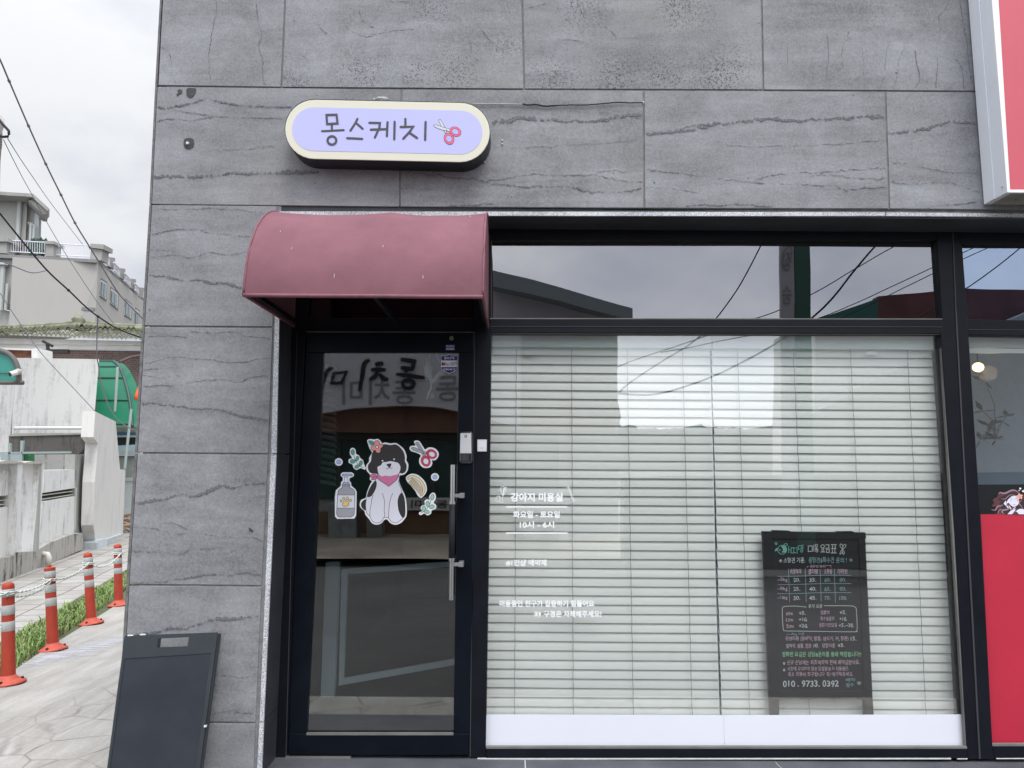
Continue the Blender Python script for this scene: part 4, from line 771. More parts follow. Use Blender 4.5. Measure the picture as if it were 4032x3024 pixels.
for i, (q, v, q2, v2) in enumerate((('6mm', '+5.', '얼굴컷', '+5.'), ('1cm', '+10.', '특수얼굴컷', '+10.'), ('2cm', '+20.', '엉킴기만입질', '+5.~30.'))):
    y = 740+52*i; T_(q, 301, y, 354+4*i, y+32, 2, .008, J); T_(v, 405, y, (460, 476, 480)[i], y+30, 0, .016, J); T_(q2, (582, 580, 570)[i], y-8, (656, 696, 716)[i], y+24, 2, .006, J); T_(v2, (738, 736, 730)[i], y-6, (792, 798, 856)[i], y+26, 0, .012, J)
st_([(308, 936), (312, 928), (326, 928)], 3.5, 4); T_('~8kg 기준', 330, 914, 452, 940, 4, .008, J)
T_('위생미용 (발바닥, 발톱, 생식기, 귀, 항문)', 294, 944, 812, 986, 2, .008, J); T_('15.', 828, 948, 876, 980, 0, .016, J); T_('발바닥, 발톱, 항문', 302, 1004, 508, 1042, 2, .008, J); T_('10.', 526, 1006, 568, 1036, 0, .016, J); T_('담발미용', 596, 1002, 702, 1036, 2, .008, J); T_('+5.', 722, 1004, 778, 1034, 0, .016, J)
T_('정확한 요금은 상담&문의를 통해 책정됩니다!!', 268, 1070, 914, 1112, 3, .012, J)
for y in (1164, 1218): K.poly(ellipse(285, y+5, 8, 7), 0); [K.poly(ellipse(285+dx, y-7+abs(dx)*.3, 2.5, 3), 0) for dx in (-8, 0, 8)]
T_('신규 손님께는 최초예약에 한해 예약금받아요.', 308, 1138, 904, 1176, 2, .006, J); T_('사전에 고지하지 않은 입질발생 시 미용중단,', 312, 1192, 814, 1228, 2, .006, J); T_('최소 미용비 청구됩니다 꼭! 얘기해주세요.', 316, 1236, 850, 1272, 2, .004, J)
T_('010 . 9733. 0392', 274, 1306, 732, 1358, 0, .016, J); T_('예약', 786, 1286, 868, 1314, 4, .01, J); T_('필수', 788, 1326, 858, 1358, 4, .01, J)
K.poly(ellipse(897, 1330, 13, 11), 4); [K.poly(ellipse(897+dx, 1314+abs(dx)*.4, 4, 4), 4) for dx in (-16, -5, 6, 18)]
K.mb.build('chalk_writing', ck, cb)
# --- plain black board leaning on the corner pillar
tl, tr_ = P(494, 2503, -.115), P(859, 2490, -.045); bl, br = P(372, 3420, -.33), P(742, 3380, -.26)
ab = empty('leaning_sandwich_board', (bl.x+.2, -.3, 0), 'blank charcoal folded sandwich board leaning on the corner of the stone pillar', 'sign board')
ux = (tr_-tl); uy = (bl-tl)
def bp_(u, v, o=0):
    n = ux.cross(uy).normalized(); n = n if n.y < 0 else -n
    return tl+ux*u+uy*v+n*o+(br-tr_-uy)*(u*v)
def bpl(mb, q, o0, o1, m=0): mb.solid([bp_(u, v, o1) for u, v in q], [bp_(u, v, o0) for u, v in q], m)
M['board'] = mat('board_charcoal', (.022, .027, .036), .5, var=.22, vscale=5, spec=.3); M['board2'] = mat('board_rim', (.022, .029, .035), .45, var=.15)
a = MB(); hs = [(.36, .026), (.385, .020), (.66, .016), (.685, .022), (.69, .045), (.675, .058), (.39, .062), (.363, .055), (.352, .04)]
bpl(a, [(0, 0), (1, 0), (1, .016), (0, .022)], 0, .012); bpl(a, [(0, .062), (1, .060), (1, .098), (0, .108)], 0, .012); bpl(a, [(0, .022), (.36, .020), (.36, .062), (0, .062)], 0, .012); bpl(a, [(.69, .018), (1, .016), (1, .060), (.69, .061)], 0, .012)
bpl(a, [(0, .1085), (.03, .1085), (.03, 1), (0, 1)], 0, .012); bpl(a, [(.955, .098), (1, .098), (1, 1), (.955, 1)], 0, .012); bpl(a, [(.03, .96), (.955, .96), (.955, 1), (.03, 1)], 0, .012)
a.build('front_frame', M['board2'], ab)
a = MB(); bpl(a, [(.031, .104), (.955, .099), (.955, .96), (.031, .96)], 0, .009); a.build('blank_panel', M['board'], ab)
a = MB(); bpl(a, [(.012, .012), (.36, .012), (.36, 1), (.012, 1)], -.05, -.006); bpl(a, [(.69, .006), (1.015, .004), (1.015, 1), (.69, 1)], -.05, -.006); bpl(a, [(.36, .066), (.69, .066), (.69, 1), (.36, 1)], -.05, -.006); a.build('rear_leaf', M['board2'], ab, bev=.003)
a = MB(); bpl(a, [(.985, .43), (1.012, .43), (1.012, .44), (.985, .44)], -.004, .014); bpl(a, [(.03, -.004), (.09, -.004), (.09, .003), (.03, .003)], .001, .013); bpl(a, [(.16, -.006), (.22, -.006), (.22, .001), (.16, .001)], .001, .013); a.build('hinge', M['screw'], ab)
# --- things indoors seen through the glass
gm = mat('pale_blue_metal', (.80, .92, .95), .45)
YG = .95  # post and frame built indoors to stand for a reflection in the glass
gt = empty('reflection_frame', (P(1400, 2740, YG).x, YG, zs), 'pale grey post and slanted frame built inside the door for a reflection in its glass', 'gate')
DB = (1050, 2100, 1.796)
def db(L): return [(DB[0]+x/DB[2], DB[1]+y/DB[2]) for x, y in L]
a = MB(); a.plate(db([(415, 205), (512, 205), (476, 1160), (380, 1160)]), YG, .05); a.build('post', gm, gt, bev=.003)
a = MB(); a.plate(db([(528, 255), (1300, 200), (1300, 238), (574, 290), (545, 1028), (1330, 890), (1330, 932), (508, 1080)]), YG+.05, .03); a.build('slanted_frame', gm, gt, bev=.003)
hc = empty('hanging_macrame_charm', P(1695, 1400, .33), 'white knotted macrame charm with a small bell hung behind the door glass', 'ornament')
mc = mat('macrame', (.6, .63, .6), .9, bump=.5, bscale=200); a = MB()
def hz(L): return [P(1130+x/3.115, 1370+y/3.115, .33) for x, y in L]
a.tube(hz([(1760, 60), (1735, 130)]), .0015, 6); a.tube(hz([(1820, 60), (1905, 230)]), .0015, 6); a.build('string', mc, hc)
a = MB(); a.tube(hz([(1722, 125), (1725, 180), (1745, 250), (1735, 310), (1762, 380), (1770, 430), (1765, 490), (1735, 560), (1712, 628)]), [.008, .012, .022, .018, .010, .006, .005, .006, .005], 8)
a.tube(hz([(1770, 430), (1810, 390), (1870, 330), (1920, 290)]), [.006, .012, .018, .016], 8); a.tube(hz([(1700, 230), (1715, 330), (1700, 390)]), [.01, .012, .006], 7); a.build('knotted_cords', mc, hc, smooth=True)
a = MB(); c = hz([(1775, 590)])[0]; a.lathe(c, [(.001, .02), (.008, .018), (.012, .006), (.017, -.01), (.018, -.014)], 14); a.build('bell', mat('bell_brass', (.5, .45, .3), .35, .9), hc, smooth=True)
sb = empty('side_blind', P(1300, 1600, .62), 'narrow blind seen edge on behind the left side of the door glass', 'blind')
a = MB()
for k in range(19):
    y = 1432+25.5*k; a.solid([P(1262, y, .60), P(1318, y+9, .60), P(1326, y+24, .66), P(1262, y+12, .66)], [p+Vector((0, 0, .0015)) for p in (P(1262, y, .60), P(1318, y+9, .60), P(1326, y+24, .66), P(1262, y+12, .66))])
a.build('slats', M['slat'], sb)
a = MB(); a.tube([P(1316, 1420, .60), P(1318, 1900, .60)], .0015, 5); a.build('ladder_cord', M['cord'], sb)
lp = empty('globe_pendant_lamp', P(3851, 1440, .9), 'glowing round warm pendant lamp inside the neighbouring shop', 'lamp')
c = P(3851, 1446, .9); a = MB(); r_ = .032; a.lathe(c, [(r_*math.sin(math.pi*i/12), r_*.9*-math.cos(math.pi*i/12)) for i in range(13)], 20); a.build('globe', mat('globe_glow', (.9, .6, .3), .5, emit=((1, .62, .27), 3.2)), lp, smooth=True)
a = MB(); a.tube([c+Vector((0, 0, r_*.9)), (c.x, c.y, 3.0)], .003, 6); a.build('cord', M['rubber'], lp)
pl = bpy.data.lights.new('lamp_light', 'POINT'); pl.energy = .5; pl.color = (1, .75, .5); pl.shadow_soft_size = .05; po = bpy.data.objects.new('lamp_light', pl); S.collection.objects.link(po); po.location = c-Vector((0, .1, .05))
rb = empty('rolled_window_shade', P(3950, 1360, .33), 'pale roller shade with white bottom bar at the top of the right hand window', 'blind')
a = MB(); a.plate([(3800, 1312), (4400, 1318), (4400, 1372), (3802, 1368)], .33, .05); a.build('shade', mat('shade_pale', (.62, .72, .74), .5), rb)
a = MB(); a.plate([(3802, 1372), (4400, 1374), (4400, 1392), (3803, 1390)], .32, .02); a.build('bottom_bar', mat('shade_bar', (.72, .82, .78), .4), rb)
a = MB(); a.plate([(3780, 1392), (4500, 1396), (4500, 2000), (3840, 2000)], 1.25, .03); tag(a.build('glass_tone_panel', mat('slate_blue_board', (.26, .34, .42), .7, var=.12, vscale=2), None), 'slate blue panel added inside the neighbouring shop for the reflected tone of its glass', 'partition')  # added panel; its colour carries the blue-grey reflection of the glass
def leafy(name, spots, Y, label, cat, s=.05, seed=1):
    rr = random.Random(seed); o = empty(name, P(*spots[-1], Y), label, cat); a = MB(); b = MB()
    base = P(*spots[-1], Y)
    for x, y in spots:
        p = P(x, y, Y); b.tube([base, (base+p)/2+Vector((rr.uniform(-.03, .03), 0, .03)), p], .003, 5)
        for k in range(5):
            an = rr.uniform(0, 6.28); dx = Vector((math.cos(an), rr.uniform(-.4, .4), math.sin(an)*.6)).normalized()*s*rr.uniform(.7, 1.3); n = Vector((-dx.z, .3, dx.x)).normalized()*s*.32; a.face([p, p+dx*.5+n, p+dx, p+dx*.5-n])
    a.build('leaves', mat('plant_leaf', (.10, .15, .14), .5), o); b.build('stems', mat('plant_stem', (.12, .16, .16), .6), o)
leafy('reflected_leaves', [(3880, 1500), (3870, 1620), (3900, 1680), (3950, 1660), (3890, 1700), (3960, 1640), (3860, 1730), (3920, 1730)], 1.0, 'leaves built behind the right hand window for a reflection in its glass', 'plant', .07, 2)  # leaves set indoors to stand for a tree reflected in the glass
leafy('window_vine', [(3706, 1620), (3712, 1650), (3722, 1745), (3716, 1740), (3740, 1800)], .36, 'dark leaves in the gap between blind and black post', 'plant', .03, 3)
# ================================================================== THE SIDE STREET
def street_mat():
    m = bpy.data.materials.new('poured_concrete'); m.use_nodes = True; nt = m.node_tree; b = nt.nodes['Principled BSDF']
    t = nd(nt, 'ShaderNodeTexCoord'); V = t.outputs['Object']
    mp = nd(nt, 'ShaderNodeMapping'); mp.inputs['Rotation'].default_value = (0, 0, R(-14)); mp.inputs['Scale'].default_value = (2.4, .35, 1); lk(nt, V, mp.inputs[0])
    s = math_(nt, 'ADD', math_(nt, 'MULTIPLY', noise(nt, mp.outputs[0], 4, 8, .65, .4), .6), math_(nt, 'MULTIPLY', noise(nt, V, 1.3, 5, .6), .4))
    base = mixc(nt, mapr(nt, s, .38, .62, 0, 1), (.27, .258, .235), (.42, .405, .38))
    g = mapr(nt, noise(nt, V, 60, 4, .7), .3, .7, .88, 1.1); sv = nd(nt, 'ShaderNodeVectorMath', operation='SCALE'); lk(nt, base, sv.inputs[0]); lk(nt, g, sv.inputs[3])
    vn_ = nd(nt, 'ShaderNodeTexNoise', _Scale=3.0, _Detail=2.0); lk(nt, V, vn_.inputs['Vector']); dm_ = nd(nt, 'ShaderNodeMixRGB', i0=.07); lk(nt, V, dm_.inputs[1]); lk(nt, vn_.outputs['Color'], dm_.inputs[2])
    vo = nd(nt, 'ShaderNodeTexVoronoi', feature='DISTANCE_TO_EDGE', _Scale=3.4, _Randomness=.8); lk(nt, dm_.outputs[0], vo.inputs['Vector'])
    ln_ = mapr(nt, vo.outputs['Distance'], .008, .03, 1, 0)
    sp = nd(nt, 'ShaderNodeSeparateXYZ'); lk(nt, V, sp.inputs[0])
    zone = math_(nt, 'MULTIPLY', mapr(nt, math_(nt, 'ADD', sp.outputs[1], math_(nt, 'MULTIPLY', noise(nt, V, 1.6, 2, .5), 1.6)), 2.2, 3.3, 1, 0), mapr(nt, math_(nt, 'ADD', sp.outputs[0], math_(nt, 'MULTIPLY', noise(nt, V, 2.0, 3, .5), .8)), -2.9, -2.35, 0, 1))
    wear = mapr(nt, noise(nt, V, 2.4, 4, .6), .4, .6, .25, 1)
    k = math_(nt, 'MULTIPLY', math_(nt, 'MULTIPLY', ln_, zone), math_(nt, 'MULTIPLY', wear, .75))
    lk(nt, mixc(nt, k, sv.outputs[0], (.13, .12, .11)), b.inputs['Base Color']); b.inputs['Roughness'].default_value = .9
    bp = nd(nt, 'ShaderNodeBump', _Strength=.4, _Distance=.01); lk(nt, math_(nt, 'SUBTRACT', math_(nt, 'MULTIPLY', g, .3), k), bp.inputs['Height']); lk(nt, bp.outputs[0], b.inputs['Normal'])
    return m
def paving_mat():
    m = bpy.data.materials.new('old_paving'); m.use_nodes = True; nt = m.node_tree; b = nt.nodes['Principled BSDF']
    t = nd(nt, 'ShaderNodeTexCoord'); V = t.outputs['Object']; mp = nd(nt, 'ShaderNodeMapping'); mp.inputs['Rotation'].default_value = (0, 0, R(-13.5)); lk(nt, V, mp.inputs[0])
    n_ = nd(nt, 'ShaderNodeTexNoise', _Scale=1.4, _Detail=3.0); lk(nt, V, n_.inputs['Vector']); dm_ = nd(nt, 'ShaderNodeMixRGB', i0=.05); lk(nt, mp.outputs[0], dm_.inputs[1]); lk(nt, n_.outputs['Color'], dm_.inputs[2])
    br = nd(nt, 'ShaderNodeTexBrick', _Scale=1.35, offset=.0); br.inputs['Color1'].default_value = (.38, .37, .35, 1); br.inputs['Color2'].default_value = (.30, .28, .255, 1); br.inputs['Mortar'].default_value = (.09, .085, .075, 1); br.inputs['Mortar Size'].default_value = .011; br.inputs['Brick Width'].default_value = .42; br.inputs['Row Height'].default_value = .42; lk(nt, dm_.outputs[0], br.inputs['Vector'])
    g = math_(nt, 'MULTIPLY', mapr(nt, noise(nt, V, 2.2, 8, .7), .3, .7, .75, 1.2), mapr(nt, noise(nt, V, 70, 3, .7), .3, .7, .88, 1.1))
    sv = nd(nt, 'ShaderNodeVectorMath', operation='SCALE'); lk(nt, br.outputs[0], sv.inputs[0]); lk(nt, g, sv.inputs[3]); lk(nt, sv.outputs[0], b.inputs['Base Color']); b.inputs['Roughness'].default_value = .92; return m
def ground_mat():
    m = bpy.data.materials.new('asphalt'); m.use_nodes = True; nt = m.node_tree; b = nt.nodes['Principled BSDF']
    t = nd(nt, 'ShaderNodeTexCoord'); V = t.outputs['Object']; a = mapr(nt, noise(nt, V, 90, 4, .8), .3, .7, .6, 1.5); c = mapr(nt, noise(nt, V, .8, 6, .6), .3, .7, .8, 1.25)
    sv = nd(nt, 'ShaderNodeVectorMath', operation='SCALE'); sv.inputs[0].default_value = (.062, .060, .058); lk(nt, math_(nt, 'MULTIPLY', a, c), sv.inputs[3]); lk(nt, sv.outputs[0], b.inputs['Base Color']); b.inputs['Roughness'].default_value = .9; return m
def sheet(name, q, z, m): a = MB(); a.face([(x, y, z) for x, y in q]); o = a.build(name, m); tag(o, kind='structure'); return o
sheet('ground', [(-300, -300), (300, -300), (300, 500), (-300, 500)], -.13, ground_mat())
A0 = PZ(0, 2280); A1 = PZ(480, 2100); U = Vector((A1.x-A0.x, A1.y-A0.y, 0)).normalized()
ge = [PZ(x, y) for x, y in ((47, 2631), (158, 2567), (317, 2461), (446, 2388))]
gL = [PZ(x, y) for x, y in ((47, 2508), (170, 2432), (329, 2344), (452, 2267))]
e0 = ge[0]-U*3.4; e1 = ge[3]+U*30
pav = street_mat()
def kerb(name, q, z0, z1, m): a = MB(); a.solid([(x, y, z0) for x, y in q], [(x, y, z1) for x, y in q]); o = a.build(name, m, bev=.01); tag(o, kind='structure'); return o
kerb('pavement', [(e0.x, -1.25), (7, -1.25), (7, .5), (-1.7, .5), (-1.7, 60), (e1.x, 60), (ge[3].x, ge[3].y), (ge[1].x, ge[1].y), (e0.x, e0.y)], -.14, -.0, pav)
l0 = gL[0]-U*3.4
kerb('sidewalk', [(-16, -1.25), (l0.x-.1, -1.25), (l0.x-.1, l0.y), (gL[1].x, gL[1].y), (gL[3].x, gL[3].y), (gL[3].x+U.x*30, gL[3].y+U.y*30), (-26, 60)], -.14, -.004, paving_mat())
sheet('verge_soil', [(l0.x-.2, l0.y), (e0.x+.1, e0.y), (e1.x+.2, e1.y), (gL[3].x+U.x*30, gL[3].y+U.y*30)], -.012, mat('soil', (.085, .10, .045), .95, var=.4, vscale=12))
# worn white paint on the concrete
pm = bpy.data.materials.new('worn_paint'); pm.use_nodes = True; nt = pm.node_tree; b = nt.nodes['Principled BSDF']; out = nt.nodes['Material Output']; b.inputs['Base Color'].default_value = (.52, .53, .57, 1); b.inputs['Roughness'].default_value = .8
t = nd(nt, 'ShaderNodeTexCoord'); mp = nd(nt, 'ShaderNodeMapping'); mp.inputs['Rotation'].default_value = (0, 0, R(10)); mp.inputs['Scale'].default_value = (1, 5, 1); lk(nt, t.outputs['Object'], mp.inputs[0])
sp = nd(nt, 'ShaderNodeSeparateXYZ'); lk(nt, t.outputs['UV'], sp.inputs[0]); ed = math_(nt, 'ABSOLUTE', math_(nt, 'SUBTRACT', sp.outputs[1], .5), 0)
al = mapr(nt, math_(nt, 'SUBTRACT', noise(nt, mp.outputs[0], 5, 8, .7), math_(nt, 'MULTIPLY', ed, .5)), .29, .50, 0, .7); tr = nd(nt, 'ShaderNodeBsdfTransparent'); mx = nd(nt, 'ShaderNodeMixShader'); lk(nt, al, mx.inputs[0]); lk(nt, tr.outputs[0], mx.inputs[1]); lk(nt, b.outputs[0], mx.inputs[2]); lk(nt, mx.outputs[0], out.inputs[0])
a = MB(); tp = [(85, 2612), (180, 2558), (300, 2530), (400, 2508), (500, 2495)]; bt = [(90, 2618), (190, 2622), (310, 2606), (410, 2572), (500, 2545)]
for i in range(4):
    def g_(q): p = PZ(*q, .0); return (p.x, p.y, .004)
    a.face([g_(tp[i]), g_(tp[i+1]), g_(bt[i+1]), g_(bt[i])], 0, [(i, 1), (i+1, 1), (i+1, 0), (i, 0)])
tag(a.build('painted_patch', pm), kind='structure')
# grass
a = MB(); rg = random.Random(11)
gm_ = []
for k in range(34000):
    t = rg.random()**.75; s = rg.random()
    L_ = e0.lerp(e1, 0) if 0 else None
    d_ = -2.6+t*24; pE = ge[0]+U*d_; pL = gL[0]+U*d_; wv = .5+.5*math.sin(d_*2.1)*math.sin(d_*.9+1)
    s = s*(1.04+.1*math.sin(d_*5.3))-.03*wv; p = pE.lerp(pL, s*.86); h = rg.uniform(.022, .085)*(.7+.7*wv)*(1.5 if rg.random() < .05 else 1); an = rg.uniform(0, 6.28); ln_ = Vector((math.cos(an), math.sin(an), 0)); w_ = rg.uniform(.0022, .0048)*(1.8 if rg.random() < .25 else 1)
    sd_ = Vector((-ln_.y, ln_.x, 0))*w_; b_ = Vector((p.x, p.y, -.012)); c_ = b_+ln_*h*.25+Vector((0, 0, h*.65)); e_ = b_+ln_*h*.75+Vector((0, 0, h*rg.uniform(.7, 1)))
    m_ = rg.choice((0, 0, 1, 1, 2)); a.face([b_-sd_, b_+sd_, c_+sd_*.8, c_-sd_*.8], m_); a.face([c_-sd_*.8, c_+sd_*.8, e_], m_)
tag(a.build('grass', [mat('grass_mid', (.15, .25, .06), .6), mat('grass_light', (.24, .36, .10), .6), mat('grass_dry', (.24, .23, .11), .7)]), 'uneven strip of green grass along the orange bollards', 'grass', kind='stuff')
# bollards
om = mat('bollard_orange', (.39, .048, .026), .6, var=.12, vscale=14, spec=.4); bm_ = mat('bollard_base', (.50, .085, .05), .6, var=.2, vscale=30); sm_ = mat('reflective_silver', (.42, .44, .44), .5, var=.08, vscale=40)
BL = []
def bollard(base, h, knob=False, tilt=(0, 0)):
    o = empty('bollard', base); r = .042
    a = MB(); pr = [(r*1.12, .03), (r*1.05, h*.45), (r*.97, h*.93)]
    pr += [(r*.99, h*.945), (r*.93, h*.97), (r*.7, h*.99), (.001, h)] if not knob else [(r*1.06, h*.93), (r*1.06, h*.965), (r*.8, h*.97), (r*.3, h*.972), (r*.3, h*.995), (.001, h)]
    a.lathe((base.x, base.y, 0), pr, 28); p = a.build('post', om, o, smooth=True); p.modifiers.new('es', 'EDGE_SPLIT').split_angle = R(50)
    for z0, z1 in ((.855, .93), (.675, .77), (.515, .61)):
        a = MB(); rr = r*1.0+.0016; a.lathe((base.x, base.y, 0), [(rr*.99, h*z0), (rr*1.012, h*z0+.001), (rr*1.0, h*z1-.001), (rr*.985, h*z1)], 28); a.build('reflective_band', sm_, o, smooth=True)
    a = MB(); a.lathe((base.x, base.y, 0), [(.115, .0), (.113, .010), (.085, .022), (.055, .045), (.046, .06), (.044, .061)], 28); a.build('base', bm_, o, smooth=True)
    a = MB()
    for k in range(3):
        an = R(30+120*k); a.lathe((base.x+.085*math.cos(an), base.y+.085*math.sin(an), 0), [(.012, .018), (.012, .030), (.004, .034)], 8)
    a.build('anchor_bolt', M['rubber'], o)
    o.rotation_euler = (R(tilt[0]), R(tilt[1]), 0); return o
bpos = [((33, 2690), (32, 2290)), ((209, 2558), (195, 2222)), ((360, 2455), (345, 2173)), ((468, 2383), (463, 2141))]
blab = ['orange bollard nearest the camera with rounded cap, cut by the left edge of the picture', 'orange bollard with a small knob on its flat cap beside the painted patch', 'orange bollard with rounded cap, third from the left edge', 'orange bollard half hidden behind the corner of the stone pillar']
for i, ((bx, by), (tx, ty)) in enumerate(bpos):
    base = PZ(bx, by); top = P(tx, ty, base.y); o = bollard(Vector((base.x, base.y, 0)), top.z, i == 1); tag(o, blab[i], 'bollard', 'orange bollards along the kerb'); BL.append((base, top))
    o.rotation_euler = (0, math.atan2(top.x-base.x, top.z), 0)
# rope
rm = mat('mint_rope', (.66, .74, .68), .85, bump=.6, bscale=300); a = MB()
z4 = lambda x, y, i: P(x/1.703, 2050+y/1.703, BL[i][0].y-.06)
def rope(p, q, sag, off, tw=1):
    n = 40; pts = []
    for i in range(n+1):
        t = i/n; c = p.lerp(q, t)+Vector((0, 0, -sag*4*t*(1-t)+off)); an = i*.9; pts.append((c, an))
    for k in (0, math.pi): a.tube([c+Vector((.004*math.cos(an+k), 0, .0045*math.sin(an+k))) for c, an in pts], .0042, 6)
kn = [z4(48, 490, 0), z4(342, 400, 1), z4(596, 290, 2), z4(808, 222, 3)]
p_1 = kn[0]+Vector((-.9, -1.2, 0))
rope(p_1, kn[0], .06, 0); rope(kn[0], kn[1], .035, .01); rope(kn[0], kn[1], .05, -.012); rope(kn[1], kn[2], .035, .0); rope(kn[1], kn[2], .05, .012); rope(kn[2], kn[3], .075, 0); rope(kn[3], kn[3]+U*1.1+Vector((.03, 0, 0)), .05, 0)
for i, k_ in enumerate(kn):
    c = BL[i][0]; rr = .052
    for dz in (-.008, .006): a.tube([(c.x+rr*math.cos(t*.4)+(k_.z/ BL[i][1].z)*(BL[i][1].x-c.x), c.y+rr*math.sin(t*.4), k_.z+dz) for t in range(17)], .0055, 6)
tag(a.build('rope', rm, None, smooth=True), 'pale mint twisted rope strung between the orange bollards', 'rope')
# ------------------------------------------------ weathered garden wall along the street
whp = plaster('weathered_plaster', (.74, .74, .73), (.13, .12, .11), .62); wh2 = plaster('clean_white_plaster', (.60, .60, .585), (.26, .25, .23), .62); gyp = plaster('grey_plaster', (.36, .37, .345), (.2, .2, .18), .5); drk = plaster('mossy_concrete', (.13, .125, .115), (.045, .042, .038), .7)
plm = plaster('plinth_concrete', (.42, .41, .38), (.05, .045, .04), .95)
gw = empty('garden_wall', A0.lerp(A1, .3), 'weathered white garden wall with dark slot openings behind the bollards', 'wall')
z3 = lambda L: [(x/2.37, 1350+y/2.37) for x, y in L]
a = MB()
a.vplate(z3([(-200, 1195), (160, 1187), (150, 1416), (-200, 1446)]), A0, U, .16); a.vplate(z3([(-200, 1560), (135, 1522), (128, 2050), (-200, 2110)]), A0, U, .16); a.vplate(z3([(136, 1418), (158, 1416), (128, 2050), (112, 2052)]), A0, U, .16)
a.vplate(z3([(412, 1188), (715, 1182), (711, 1353), (403, 1400)]), A0, U, .16); a.vplate(z3([(398, 1484), (706, 1430), (692, 1930), (350, 2005)]), A0, U, .16); a.vplate(z3([(706, 1353), (716, 1353), (700, 1930), (690, 1930)]), A0, U, .16)
a.build('panel', whp, gw)
a = MB(); n_ = Vector((-U.y, U.x, 0)); n_ = n_ if n_.x < 0 else -n_
a.vplate(z3([(-200, 1440), (150, 1410), (150, 1530), (-200, 1566)]), A0+n_*.10, U, .03); a.vplate(z3([(395, 1395), (716, 1348), (716, 1436), (395, 1490)]), A0+n_*.10, U, .03); a.build('slot_recess', mat('slot_dark', (.05, .042, .04), .9), gw)
a = MB()
for L in ([(-200, 1490), (132, 1452), (132, 1460), (-200, 1500)], [(-200, 1530), (128, 1492), (128, 1500), (-200, 1540)], [(402, 1418), (708, 1376), (708, 1384), (402, 1427)], [(400, 1455), (706, 1408), (706, 1416), (400, 1464)]): a.vplate(z3(L), A0+n_*.03, U, .03)
a.build('slot_bars', mat('slot_bar_cream', (.55, .54, .45), .8), gw)
a = MB(); a.vplate(z3([(160, 1122), (212, 1120), (180, 2000), (138, 2060)]), A0-n_*.10, U, .28); a.vplate(z3([(372, 1120), (414, 1125), (350, 2000), (312, 2010)]), A0-n_*.10, U, .28); a.build('pier', whp, gw)
a = MB(); pB = PV(*z3([(390, 1122)])[0], A0-n_*.11, U); a.plate(z3([(226, 1124), (372, 1121), (340, 2000), (186, 2040)]), pB.y-.05, .05); a.build('pier_face', gyp, gw)
a = MB(); a.vplate(z3([(-30, 1113), (60, 1098), (215, 1108), (222, 1124), (-30, 1128)]), A0-n_*.12, U, .32); a.vplate(z3([(224, 1118), (300, 1104), (408, 1112), (416, 1126), (226, 1130)]), A0-n_*.12, U, .30); a.build('pier_cap', plaster('rust_stained_cap', (.5, .48, .45), (.3, .11, .05), .6), gw)
a = MB(); a.vplate(z3([(700, 1040), (795, 1042), (768, 1900), (690, 1930)]), A0, U, .16); a.build('end_strip', gyp, gw)
zq = lambda L: [(x/1.703, 2050+y/1.703) for x, y in L]
a = MB(); a.vplate(zq([(-120, 270), (105, 235), (108, 400), (-120, 470)]), A0-n_*.12, U, .4); a.vplate(zq([(115, 212), (240, 205), (330, 150), (480, 92), (555, 82), (555, 192), (330, 292), (108, 395)]), A0-n_*.12, U, .4)
a.build('plinth', plm, gw)
a = MB(); pp = [PZ(x, y, .02)+Vector((0, 0, z)) for x, y, z in ((190, 2225, 0), (190, 2225, .11), (186, 2225, .16))]; q0 = pp[2]; a.tube([pp[0], pp[1], pp[1]+Vector((-.02, 0, .05)), pp[1]+Vector((-.12, 0, .06))], .042, 12); a.build('drain_elbow', mat('pvc_cream', (.62, .60, .54), .4), gw, smooth=True)
# dark stained wall and gate canopy behind
hb = empty('white_house', P(200, 2150, 9.5), 'white plastered house with white drain pipe and canopy slab behind the garden wall', 'house')
a = MB(); a.plate(z3([(250, 1042), (792, 1040), (792, 1260), (250, 1260)]), 11.3, .25); a.build('stained_wall', plaster('black_stained_concrete', (.33, .33, .32), (.06, .06, .055), .95), hb)
a = MB(); a.plate(z3([(-200, 135), (160, 140), (100, 860), (70, 1200), (-200, 1200)]), 12.65, .3); a.plate(z3([(160, 140), (925, 152), (885, 640), (872, 880), (108, 880), (115, 700)]), 12.6, 4, sk=-.62); a.build('wall', wh2, hb)
a = MB(); a.plate(z3([(82, 862), (865, 850), (872, 915), (840, 925), (735, 1040), (660, 1200), (80, 1200)]), 12.0, .5); a.build('canopy_slab', drk, hb)
a = MB(); a.plate(z3([(80, 868), (130, 845), (868, 838), (868, 852), (82, 872)]), 11.96, .5); a.plate(z3([(825, 858), (868, 856), (880, 900), (915, 935), (880, 940), (830, 925)]), 11.7, .3); a.build('slab_edge', gyp, hb)
a = MB(); pts = [P(x, y, 11.75) for x, y in ((56, 1688), (62, 1685), (330, 1685), (342, 1687), (348, 1698), (346, 1720), (338, 1795))]; a.tube(pts, .033, 12); a.build('drain_pipe', mat('pvc_white', (.62, .62, .62), .4), hb, smooth=True)
a = MB(); a.plate(z3([(790, 1045), (835, 935), (912, 935), (885, 1300), (870, 1700), (870, 1905), (758, 1905)]), 11.45, .2); a.build('gate_reveal', plaster('cream_plaster', (.50, .45, .33), (.4, .36, .28), .4), hb)
G0 = PZ(384, 2155); G1 = PZ(483, 2104); UG = Vector((G1.x-G0.x, G1.y-G0.y, 0)).normalized()
a = MB(); a.vplate(z3([(890, 640), (1080, 735), (1120, 1180), (1172, 1183), (1150, 1700), (1146, 1790), (900, 1920), (872, 1700), (885, 1300), (915, 940), (872, 880)]), G0, UG, .2); a.build('gable_wall', plaster('bright_plaster', (.66, .65, .63), (.3, .3, .28), .5), hb)
